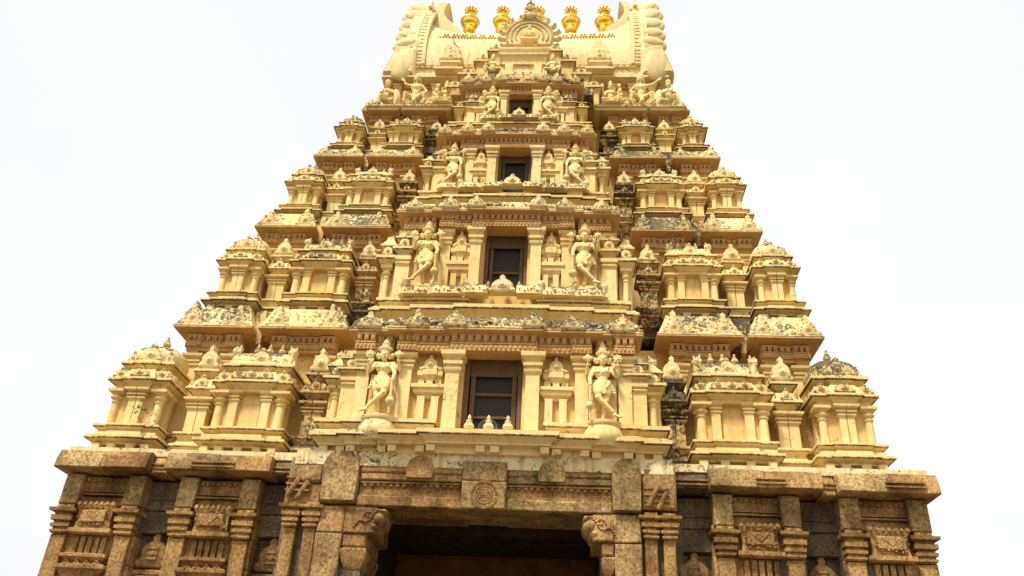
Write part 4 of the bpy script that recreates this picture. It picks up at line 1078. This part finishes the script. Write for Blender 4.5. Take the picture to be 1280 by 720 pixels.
# ------------------------------------------------------------------ gilded finials on the ridge
def finial_parts():
    b = B(); b.lathe(0,0,[(0,.22),(.55,.18),(.66,.13),(.74,.12),(.76,.22),(.86,.26),(.93,.25),(.95,.14),(1.03,.13)], 24); base = b.mesh('finial_base', 0)
    b = B(); b.lathe(0,0,[(1.02,.13),(1.05,.22),(1.11,.30),(1.20,.35),(1.30,.37),(1.36,.372),(1.365,.40),(1.41,.40),(1.42,.36),(1.50,.31),(1.57,.23),(1.62,.13)], 32); bowl = b.mesh('round_pot', 0)
    b = B(); b.lathe(0,0,[(1.65,.13),(1.69,.20),(1.74,.22),(1.79,.18),(1.83,.11),(1.92,.10)], 24); neck = b.mesh('neck_ring', 0)
    b = B()
    for i in range(11):
        a = 2*math.pi*i/11
        b.cap((.08*math.cos(a),.08*math.sin(a),1.90),(.20*math.cos(a),.20*math.sin(a),2.02),.035,.04,8)
        b.ell((.245*math.cos(a),.245*math.sin(a),2.04),(.052,.052,.05),8,6)
    for i in range(7):
        a = 2*math.pi*i/7; b.cap((.04*math.cos(a),.04*math.sin(a),1.98),(.11*math.cos(a),.11*math.sin(a),2.16),.04,.032,8)
    petals = b.mesh('petal_ring', 0)
    b = B(); b.lathe(0,0,[(1.95,.09),(2.12,.07),(2.22,.045),(2.30,.02),(2.45,.008)], 14); tip = b.mesh('spike', 0)
    d = dict(pedestal=base, pot=bowl, neck=neck, petals=petals, spike=tip)
    for me in d.values(): me.materials.append(M['gold'])
    return d
FP = finial_parts()
fl = ['gilded pot finial on the ridge, nearest the left horn', 'gilded pot finial on the ridge, second from the left horn', 'gilded pot finial mostly hidden behind the carved crest of the central arch',
      'gilded pot finial on the ridge, second from the right horn', 'brightest gilded pot finial, nearest the right horn']
for i, (x, zz) in enumerate(((-2.44,.03),(-1.12,.03),(.34,.0),(1.68,.0),(3.02,0))):
    place('gilded_finial', FP, fl[i], 'finial', (x, YC, 26.74+zz), .98, 'gilded finials along the roof ridge')
b = B(); b.cap((0,0,0),(0.02,0,3.4),.014,.008,6); o = b.build('lightning_rod', M['steel']); o.location = (-.30, YC, 27.0); tagm(o, 'thin grey metal rod standing on the ridge left of the central crest', 'lightning rod')

# ------------------------------------------------------------------ loudspeaker in the lowest window
t = thing('loudspeaker', 'round grey horn loudspeaker standing behind the pot finials in the lowest window', 'loudspeaker', (C0-.06, -.55, 7.70))
b = B(); vs = []; n = 28; pr = [(-.05,.21),(-.055,.20),(.0,.17),(.06,.10),(.14,.05),(.2,.045)]
for y, r_ in pr:
    for i in range(n): a = 2*math.pi*i/n; vs.append((r_*math.cos(a), y, .27+r_*math.sin(a)))
fs = [(i*n+j, i*n+(j+1)%n, (i+1)*n+(j+1)%n, (i+1)*n+j) for i in range(len(pr)-1) for j in range(n)]; fs.append(tuple((len(pr)-1)*n+j for j in range(n)))
b.add(vs, fs); b.build('horn', M['horn'], t)
b = B(); b.ell((0,-.0,.27),(.05,.06,.05)); b.build('driver_cap', M['horn'], t)
b = B(); b.box(-.08,.08,.0,.14,0,.04); b.box(-.1,-.085,.02,.1,0,.28); b.box(.085,.1,.02,.1,0,.28); b.build('bracket', M['steel'], t)

# ------------------------------------------------------------------ plants in the cracks
def tuft(loc, s, label, seed, col='leaf'):
    rr = random.Random(seed); t = thing('weed', label, 'plant', loc, 'weeds growing in the recess')
    b = B(); st = B()
    for i in range(14):
        a = rr.uniform(0, 6.28); L = rr.uniform(.4,1)*s; p = Vector((0,0,0)); d = Vector((math.cos(a)*.6, math.sin(a)*.4-.4, rr.uniform(.2,1))).normalized()
        q = p+d*L; st.cap(p, q, .006, .003, 5)
        for j in range(9):
            c = p.lerp(q, rr.uniform(.3,1)); n1 = Vector((rr.gauss(0,1),rr.gauss(0,1),rr.gauss(0,1))).normalized(); n2 = n1.orthogonal().normalized(); w = s*rr.uniform(.06,.12)
            b.add([c, c+n1*w+n2*w*.45, c+n1*w*2, c+n1*w-n2*w*.45], [(0,1,2,3)])
    b.build('leaves', M[col], t, jit=0); st.build('stems', M['wood'], t, jit=0)
tuft((4.02, .75, 9.35), .42, 'dark green weed growing in the black recess right of the lowest storey bay', 3)
tuft((4.3, .6, 8.9), .25, 'small low weed below the larger one in the same recess', 5)

# ------------------------------------------------------------------ granite gateway
GW = thing('granite_gateway', 'weathered brown granite gateway base with carved pilasters and a dark rectangular passage', 'gateway', (0,0,0))
def gp(name, b, mat, parent=None, **k): return b.build(name, mat, parent or GW, **{**dict(jit=.018), **k})
def rbox(b, x0, x1, y0, y1, z0, z1, r=.02, front=.0):
    """block with worn, rounded front edges, subdivided so that its faces undulate"""
    nx = max(2, int((x1-x0)/.22)); nz = max(2, int((z1-z0)/.22)); vs = []; fs = []
    xs = [x0, x0+r]+[x0+r+(x1-x0-2*r)*i/nx for i in range(1, nx)]+[x1-r, x1]
    zs = [z0, z0+r]+[z0+r+(z1-z0-2*r)*i/nz for i in range(1, nz)]+[z1-r, z1]
    for z in zs:
        for x in xs:
            e = (x in (x0, x1)) or (z in (z0, z1)); vs.append((x, y0+(r if e else 0), z))
    m = len(xs)
    for i in range(len(zs)-1):
        for j in range(m-1): a = i*m+j; fs.append((a,a+1,a+m+1,a+m))
    b.add(vs, fs)
    # sides
    b.add([(x0,y0+r,z0),(x1,y0+r,z0),(x1,y0+r,z1),(x0,y0+r,z1),(x0,y1,z0),(x1,y1,z0),(x1,y1,z1),(x0,y1,z1)],[(0,4,5,1),(1,5,6,2),(2,6,7,3),(3,7,4,0)])
    return b
PY = -.85
def cap_stack(b, cx, yf, z1, w, h, yb):
    """stone capital of stacked plates, hanging below z1"""
    Z = lambda t: z1-h*(1-t)
    b.stack(cx-w, cx+w, yf, yb, [(Z(0),.0),(Z(.05),.035),(Z(.12),.035),(Z(.13),.0),(Z(.20),.0),(Z(.22),.05),(Z(.33),.055),(Z(.34),.01),(Z(.42),.01),(Z(.44),.07),(Z(.60),.075),(Z(.61),.02),(Z(.68),.03),(Z(.74),.12),(Z(.84),.13),(Z(.85),.02),(Z(1)-.004,.01)])
# portal lintel course -------------------------------------------------
L = thing  # noqa
def lint(x0, x1, mat, zt=7.10):
    b = B(); rbox(b, x0, x1, PY+.03, .4, 6.87, zt, .03); rbox(b, x0+.01, x1-.01, PY+.05, .4, 6.72, 6.862, .02)
    gp('lintel_block', b, M[mat])
    b = B(); rbox(b, x0+.005, x1-.005, PY+.14, .4, 6.40, 6.715, .01)
    n = int((x1-x0)/.14)
    b.box(x0+.02, x1-.02, PY+.085, PY+.2, 6.66, 6.70); b.box(x0+.02, x1-.02, PY+.09, PY+.2, 6.395, 6.45)
    for i in range(n):
        c = x0+.05+(x1-x0-.1)*(i+.5)/n; b.ell((c, PY+.135, 6.63), (.055,.05,.05), 8, 5)
    gp('carved_band', b, M['stone_or'])
    b = B(); rbox(b, x0-.004, x1+.004, PY+.04, .6, 6.17, 6.393, .025); gp('lintel_beam', b, M[mat])
lint(-2.56, -.40, 'stone_or'); lint(.48, 2.62, 'stone')
def stub(x0, x1, mat, z0=6.18, z1=7.12, y=PY-.06):
    b = B(); c = (x0+x1)/2; w = (x1-x0)/2; n = 10
    pts = [(x0, z0), (x1, z0), (x1+.02, z1-.30)] + [(c+w*1.02*math.cos(a)*(1 if abs(math.cos(a))<.9 else .98), z1-.26+.26*math.sin(a)) for a in [math.pi*i/n for i in range(1, n)]] + [(x0-.02, z1-.30)]
    b.plate(pts[::-1], y, .3, .06); gp('rounded_merlon', b, M[mat], jit=.02)
stub(-3.32, -2.58, 'stone', 6.2, 7.30); stub(-1.60, -1.04, 'stone_or', 6.75, 7.24, PY-.02); stub(1.12, 1.68, 'stone', 6.75, 7.22, PY-.02); stub(2.63, 3.20, 'stone', 6.17, 7.30)
b = B(); rbox(b, -.42, .49, PY-.06, .4, 6.16, 6.72, .03); rbox(b, -.415, .485, PY-.055, .4, 6.725, 7.14, .03); gp('medallion_block', b, M['stone'])
b = B()
for r_, n_, e_ in ((.245,30,.022),(.18,24,.02),(.12,16,.02),(.06,9,.02)):
    for i in range(n_): a = 2*math.pi*i/n_; b.ell((.045+r_*math.cos(a), PY-.05, 6.44+r_*math.sin(a)), (e_,.035,e_), 7, 5)
for i in range(40): 
    a = 2*math.pi*i/40; b.ell((.045+.275*math.cos(a), PY-.055, 6.44+.275*math.sin(a)), (.026,.03,.026), 6, 5)
b.ell((.045, PY-.06, 6.44), (.035,.04,.035)); gp('lotus_medallion', b, M['stone_or'], jit=.004)
# outer blocks of the portal
b = B(); rbox(b, 3.22, 3.90, PY+.02, .4, 6.28, 7.14, .05); gp('corner_block', b, M['stone_or'])
b = B(); rbox(b, -4.05, -3.33, PY+.02, .4, 6.62, 7.16, .05); gp('corner_block', b, M['stone'])
b = B(); rbox(b, -4.07, -3.33, PY+.08, .4, 6.18, 6.61, .03); gp('corner_block', b, M['stone_or'])
for s, xs in ((1, (3.34, 3.56)), (-1, (-3.98, -3.72))):
    b = B()
    for i in range(3): b.box(*sorted((xs[0]-.08, xs[0]+.42)), PY-.02, PY+.1, 6.42+.13*i, 6.46+.13*i)
    b.cap((xs[0], PY, 6.35), (xs[0]+.20, PY, 6.72), .05, .06, 8); b.cap((xs[0]+.2, PY, 6.3), (xs[0]+.36, PY, 6.6), .05, .05, 8)
    b.ell((xs[0]+.3, PY, 6.68), (.09,.05,.07), 8, 6)
    gp('worn_relief', b, M['stone_or'])
# portal pillars
for (x0, x1, m_) in ((2.66, 3.20, 'stone'), (-3.30, -2.76, 'stone')):
    for (za, zb_) in ((0,1.9),(1.91,3.6),(3.61,4.72),(4.73,5.60),(5.61,6.165)):
        b = B(); rbox(b, x0+random.uniform(0,.02), x1-random.uniform(0,.02), PY+.02+random.uniform(0,.03), .6, za, zb_-.008, .025); gp('pillar_block', b, M[random.choice(['stone','stone_or','stone'])])
for cx in (3.38, 3.74, -3.86, -3.44):
    b = B(); cap_stack(b, cx, PY+.06, 6.22, .115, .52, .3); gp('capital', b, M['stone_or'], jit=.008)
    for (za, zb_) in ((0,2.4),(2.41,4.72),(4.73,5.705)):
        b = B(); rbox(b, cx-.12, cx+.12, PY+.10, .3, za, zb_-.006, .015); gp('pilaster', b, M['stone_or'])
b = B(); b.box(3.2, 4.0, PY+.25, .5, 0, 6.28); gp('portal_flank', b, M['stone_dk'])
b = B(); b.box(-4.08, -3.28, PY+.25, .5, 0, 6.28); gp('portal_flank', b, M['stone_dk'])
# scrolled corbels at the opening
for s in (-1, 1):
    e = 2.05 if s > 0 else -1.92; xo = 2.66 if s > 0 else -2.76
    g = bpy.data.objects.new('corbel', None); COL.objects.link(g); g.parent = GW
    b = B(); x0, x1 = sorted((e+s*.18, xo))
    rbox(b, x0, x1, PY+.06, .6, 5.62, 6.16, .03); gp('corbel_block', b, M['stone_or'], g)
    b = B(); b.ell((e+s*.14, PY+.42, 5.93), (.19,.42,.22), 16, 12); b.ell((e+s*.22, PY+.42, 5.76), (.15,.40,.15), 14, 10); b.ell((e+s*.06, PY+.35, 6.07), (.10,.35,.09), 12, 8); gp('scroll_nose', b, M['stone_or'], g)
    b = B()
    for i in range(16):
        t_ = i/15; b.ell((e+s*(.62-.5*t_), PY+.045, 5.76+.30*t_+.06*math.sin(t_*9)), (.035,.028,.022), 7, 5)
    for i in range(14): a = i*.5; r_ = .10-.006*i; b.ell((e+s*(.34+r_*math.cos(a)), PY+.045, 5.98+r_*math.sin(a)*.8), (.02,.022,.02), 6, 5)
    gp('scroll_relief', b, M['stone_or'], g, jit=.003)
    b = B(); x0, x1 = sorted((e+s*.36, xo)); rbox(b, x0, x1, PY+.10, .6, 5.36, 5.61, .03); b.stack(x0+.05, x1-.02, PY+.14, .6, [(4.95,-.05),(5.05,.0),(5.2,.05),(5.30,.06),(5.355,.0)]); gp('corbel_block', b, M['stone_or'], g)
    b = B()
    for i in range(7): b.ell((e+s*(.42+i*.05), PY+.10, 5.31-.02*(i%2)), (.03,.03,.03), 6, 5)
    gp('scroll_relief', b, M['stone_or'], g, jit=.003)
    b = B(); b.box(*sorted((e+s*.42, xo)), PY+.2, .8, 0, 5.35); gp('jamb', b, M['stone_dk'], g)
    # inner jamb walls
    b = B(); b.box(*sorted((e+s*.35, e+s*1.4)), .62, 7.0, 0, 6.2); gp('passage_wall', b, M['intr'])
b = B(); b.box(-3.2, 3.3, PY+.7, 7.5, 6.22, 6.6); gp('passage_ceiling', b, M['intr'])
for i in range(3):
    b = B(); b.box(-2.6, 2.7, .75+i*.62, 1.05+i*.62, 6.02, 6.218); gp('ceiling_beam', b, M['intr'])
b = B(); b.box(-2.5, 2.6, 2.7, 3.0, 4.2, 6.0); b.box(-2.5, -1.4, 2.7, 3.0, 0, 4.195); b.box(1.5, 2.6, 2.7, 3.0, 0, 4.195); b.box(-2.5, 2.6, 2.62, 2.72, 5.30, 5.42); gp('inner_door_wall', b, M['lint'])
b = B(); b.box(-1.4, 1.5, 2.85, 2.95, 0, 4.19)
for i in range(7): b.box(-1.35+i*.41, -1.0+i*.41, 2.80, 2.86, .05, 4.15)
gp('wooden_door', b, M['wood'])

# wings of the granite base --------------------------------------------
def cornice_seg(x0, x1, y, z0, z1, mat, cuts=1):
    n = cuts; p = (x1-x0)/n
    for i in range(n):
        b = B(); a0, a1 = x0+p*i, x0+p*(i+1)-.008
        rbox(b, a0, a1, y+random.uniform(0,.012), .8, z0+random.uniform(0,.012), z1+random.uniform(-.02,.02), .02)
        b.v = [(x, yy+max(0, (z-z0)/(z1-z0))**2*.09*(1 if yy < .5 else 0), z) for x, yy, z in b.v]
        gp('cornice_block', b, M[mat if i % 2 == 0 else 'stone_or'], jit=.02)
def frame_bay(x0, x1, side):
    """projecting wall bay: carved beam, two pilasters with plate capitals, hanging block over a relief shrine"""
    y = -.02; c = (x0+x1)/2
    for (za, zb_, dx) in ((0,1.7,0),(1.71,3.3,.01),(3.31,4.4,0),(4.41,5.0,.01),(5.01,5.62,0),(5.63,6.25,.005)):
        n = 2; p = (x1-x0)/n
        for i in range(n):
            b = B(); rbox(b, x0+p*i+dx, x0+p*(i+1)-.007, y+.14, .9, za, zb_-.006, .012); gp('wall_block', b, M[random.choice(['stone','stone_or','stone_dk','stone_or'])])
    b = B(); rbox(b, x0+.38, x1-.38, y+.16, .9, 6.24, 6.44, .01); b.box(x0+.36, x1-.36, y+.06, y+.2, 6.445, 6.48); b.box(x0+.36, x1-.36, y+.09, y+.2, 6.52, 6.545)
    rbox(b, x0+.38, x1-.38, y+.14, .9, 6.55, 6.86, .01)
    n = int((x1-x0-.8)/.13)
    for i in range(n): b.ell((x0+.44+(x1-x0-.88)*(i+.5)/n, y+.11, 6.78-.02*(i%2)), (.055,.05,.045), 7, 5)
    gp('carved_beam', b, M['stone_or'])
    for s, px in ((-1, x0+.24), (1, x1-.24)):
        b = B(); rbox(b, px-.20, px+.20, y-.02, .9, 6.22, 6.87, .02); gp('bracket_block', b, M['stone'])
        b = B(); cap_stack(b, px, y+.0, 6.21, .16, .62, .8)
        for q in (-1,1): b.ell((px+q*.10, y-.06, 6.13), (.06,.05,.05), 8, 6)
        gp('capital', b, M['stone_or'], jit=.01)
        for (za, zb_) in ((0,2.6),(2.61,4.3),(4.31,5.58)):
            b = B(); rbox(b, px-.17, px+.17, y+.03, .8, za, zb_-.006, .015); gp('pilaster', b, M['stone_or'])
    w = (x1-x0)*.215
    b = B(); b.stack(c-w, c+w, y-.06, .6, [(5.58,.02),(5.61,.06),(5.69,.06),(5.70,-.02),(5.76,-.035),(5.95,-.045),(6.10,-.03),(6.20,.02),(6.24,.02)])
    b.stack(c-w*.62, c+w*.62, y-.085, .6, [(5.82,0),(5.84,.02),(6.06,.02),(6.08,0)])
    rr = random.Random(int(x0*10)+50)
    for i in range(46): b.ell((c+rr.uniform(-w*.85,w*.85), y-.085, rr.uniform(5.76,6.16)), (rr.uniform(.015,.035),.03,rr.uniform(.01,.028)), 7, 5)
    for s_ in (-1, 1): b.cap((c, y-.10, 5.88), (c+s_*w*.35, y-.10, 6.03), .018, .022, 6)
    for i in range(7): b.box(c-w*.9+w*1.8*i/6-.03, c-w*.9+w*1.8*i/6+.03, y-.10, y+.1, 6.19, 6.26)
    gp('hanging_relief', b, M['stone_or'], jit=.012)
    b = B()  # relief shrine below
    for i in range(5): q = c-w*.75+w*1.5*i/4; b.box(q-.05, q+.05, y+.06, y+.2, 5.20, 5.55)
    b.stack(c-w, c+w, y+.02, .6, [(5.0,-.05),(5.06,0),(5.12,.08),(5.17,.08),(5.2,0)]); b.stack(c-w*1.1, c+w*1.1, y+.0, .6, [(4.72,-.05),(4.8,0),(4.88,.09),(4.94,.09),(4.98,.0)])
    for i in range(4): q = c-w*.8+w*1.6*i/3; b.box(q-.06, q+.06, y+.03, y+.2, 3.9, 4.72); kudu(b, q, y+.0, 4.90, .2, .16, .04)
    b.stack(c-w*1.15, c+w*1.15, y+.0, .6, [(3.6,0),(3.66,.08),(3.8,.08),(3.9,0)])
    gp('relief_shrine', b, M['stone_or'], jit=.01)
def recess(x0, x1):
    c = (x0+x1)/2; y = .38
    for (za, zb_) in ((0,2.0),(2.01,3.6),(3.61,4.9),(4.91,5.72),(5.73,6.2),(6.21,6.86)):
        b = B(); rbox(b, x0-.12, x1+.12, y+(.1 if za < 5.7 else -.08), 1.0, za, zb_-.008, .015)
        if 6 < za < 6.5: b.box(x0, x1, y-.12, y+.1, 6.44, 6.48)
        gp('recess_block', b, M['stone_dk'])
    b = B(); w = min(.62, (x1-x0)*.95)
    kudu(b, c, y+.10, 5.02, w, .78, .12)
    for q in range(3): b.box(c-.11, c+.11, y-.07, y+.1, 5.18+q*.11, 5.23+q*.11)
    b.stack(c-w*.55, c+w*.55, y+.05, y+.4, [(4.86,0),(4.9,.05),(4.96,.05),(5.0,.0)])
    b.box(c-.09, c+.09, y+.02, y+.3, 3.0, 4.84)
    b.stack(c-.12, c+.12, y+.0, y+.4, [(4.5,0),(4.55,.08),(4.62,.08),(4.66,.02),(4.72,.02),(4.76,.09),(4.84,.09)])
    gp('arch_relief', b, M['stone_or'], jit=.01)
frame_bay(4.72, 6.58, 1); frame_bay(7.30, 9.16, 1); frame_bay(-6.72, -4.86, -1); frame_bay(-9.3, -7.42, -1)
recess(4.02, 4.70); recess(6.60, 7.28); recess(-4.84, -4.16); recess(-7.40, -6.74)
cornice_seg(4.66, 6.98, -.42, 6.90, 7.31, 'stone', 2); cornice_seg(7.28, 9.3, -.42, 6.88, 7.31, 'stone', 2)
cornice_seg(3.98, 4.65, -.18, 6.92, 7.31, 'stone_dk'); cornice_seg(6.985, 7.27, -.20, 6.86, 7.31, 'stone_or')
cornice_seg(-6.95, -4.62, -.42, 6.92, 7.31, 'stone', 2); cornice_seg(-9.4, -7.32, -.42, 6.92, 7.31, 'stone', 2)
cornice_seg(-4.61, -4.08, -.18, 6.94, 7.31, 'stone_dk'); cornice_seg(-7.31, -6.96, -.2, 6.90, 7.31, 'stone_or')
for (x0, x1) in ((5.6,6.2),(8.2,9.0),(-6.35,-5.4),(3.98,4.8),(6.7,7.3),(-7.4,-6.85),(-4.8,-4.1)):
    b = B()
    for q in range(2): b.box(x0, x1, -.46 if abs(x0) > 4.9 and abs(x0) < 6.6 or abs(x0) > 8 else -.21, .1, 6.99+q*.09, 7.02+q*.09)
    gp('incised_lines', b, M['stone_or'], jit=.004)
b = B(); b.box(-9.1, 9.0, .95, 12.6, 0, 6.2); b2 = B(); b2.box(-9.1, -3.5, .9, 12.6, 6.2, 7.3); b2.box(3.5, 9.0, .9, 12.6, 6.2, 7.3); b2.box(-3.5, 3.5, .35, 12.6, 6.62, 7.3)
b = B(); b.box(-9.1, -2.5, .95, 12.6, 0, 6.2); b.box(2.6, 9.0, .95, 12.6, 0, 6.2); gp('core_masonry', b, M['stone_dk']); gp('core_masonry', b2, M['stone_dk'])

# boundary walls leading away from the gateway and the ground
for s in (-1, 1):
    x0, x1 = sorted((s*9.45, s*40)); b = B(); b.box(x0, x1, 2.0, 2.6, 0, 3.6); b.stack(x0, x1, 2.0, 2.6, [(3.6,.08),(3.72,.08),(3.8,-.1),(3.95,-.28)], 1)
    o = b.build('boundary_wall', M['boundary'], None, jit=.02); tagm(o, 'low plastered compound wall running off to the %s of the granite gateway' % ('right' if s > 0 else 'left'), 'wall')
b = B(); b.add([(-400,-400,0),(400,-400,0),(400,400,0),(-400,400,0)], [(0,1,2,3)]); o = b.build('ground', M['ground'], None, jit=0); o['kind'] = 'structure'

# ------------------------------------------------------------------ camera
cx, D, yaw, pitch, roll, f = 1.62, 17.6, R(4.2), R(30), R(3.0), 1050
cy_, sy_ = math.cos(yaw), math.sin(yaw); cp, sp = math.cos(pitch), math.sin(pitch)
fw = Vector((-sy_*cp, cy_*cp, sp)); rt = Vector((cy_, sy_, 0)); up = rt.cross(fw)
r2 = rt*math.cos(roll)+up*math.sin(roll); u2 = -rt*math.sin(roll)+up*math.cos(roll)
cam = bpy.data.cameras.new('camera'); co = bpy.data.objects.new('camera', cam); COL.objects.link(co)
mw = Matrix((( r2.x, u2.x, -fw.x, cx), (r2.y, u2.y, -fw.y, -D), (r2.z, u2.z, -fw.z, 1.6), (0,0,0,1)))
co.matrix_world = mw; cam.sensor_width = 36; cam.lens = f/1280*36; cam.clip_end = 2000; cam.clip_start = .1
sc.camera = co

# ------------------------------------------------------------------ light
w = bpy.data.worlds.new('World'); sc.world = w; w.use_nodes = True; nt = w.node_tree; nt.nodes.clear()
out = nt.nodes.new('ShaderNodeOutputWorld'); bg = nt.nodes.new('ShaderNodeBackground'); sky = nt.nodes.new('ShaderNodeTexSky')
sky.sky_type = 'NISHITA'; sky.sun_disc = False
SE, SA = R(60), R(-32)     # elevation; azimuth measured from straight behind the camera towards its right
sky.sun_elevation = SE; sky.air_density = 1.0; sky.dust_density = 6.0; sky.ozone_density = .6
sd = Vector((math.sin(SA)*math.cos(SE), -math.cos(SA)*math.cos(SE), math.sin(SE)))
sky.sun_rotation = math.atan2(sd.x, sd.y)
hs = nt.nodes.new('ShaderNodeHueSaturation'); hs.inputs['Saturation'].default_value = .12
nt.links.new(sky.outputs[0], hs.inputs['Color'])
# overcast: an even cloud layer over the sky's own gradient
tc = nt.nodes.new('ShaderNodeTexCoord'); nz = nt.nodes.new('ShaderNodeTexNoise'); nz.inputs['Scale'].default_value = 1.6; nz.inputs['Detail'].default_value = 4
nt.links.new(tc.outputs['Generated'], nz.inputs['Vector'])
cr = nt.nodes.new('ShaderNodeValToRGB'); cr.color_ramp.elements[0].color = (10.9,11.1,11.3,1); cr.color_ramp.elements[1].color = (12.4,12.5,12.6,1); cr.color_ramp.elements[0].position = .3; cr.color_ramp.elements[1].position = .7
nt.links.new(nz.outputs['Fac'], cr.inputs[0])
mx = nt.nodes.new('ShaderNodeMix'); mx.data_type = 'RGBA'; mx.inputs[0].default_value = .8
nt.links.new(hs.outputs[0], mx.inputs[6]); nt.links.new(cr.outputs[0], mx.inputs[7])
nt.links.new(mx.outputs[2], bg.inputs['Color']); bg.inputs['Strength'].default_value = .083
nt.links.new(bg.outputs[0], out.inputs[0])
sl = bpy.data.lights.new('sun', 'SUN'); sl.energy = 4.6; sl.angle = R(10); sl.color = (1, .95, .86)
so = bpy.data.objects.new('sun', sl); COL.objects.link(so); so.rotation_euler = (-sd).to_track_quat('-Z', 'Y').to_euler()
sc.view_settings.view_transform = 'Standard'; sc.view_settings.look = 'None'; sc.view_settings.exposure = .25; sc.view_settings.gamma = 1
sc.cycles.use_denoising = True
sc.cycles.max_bounces = 6
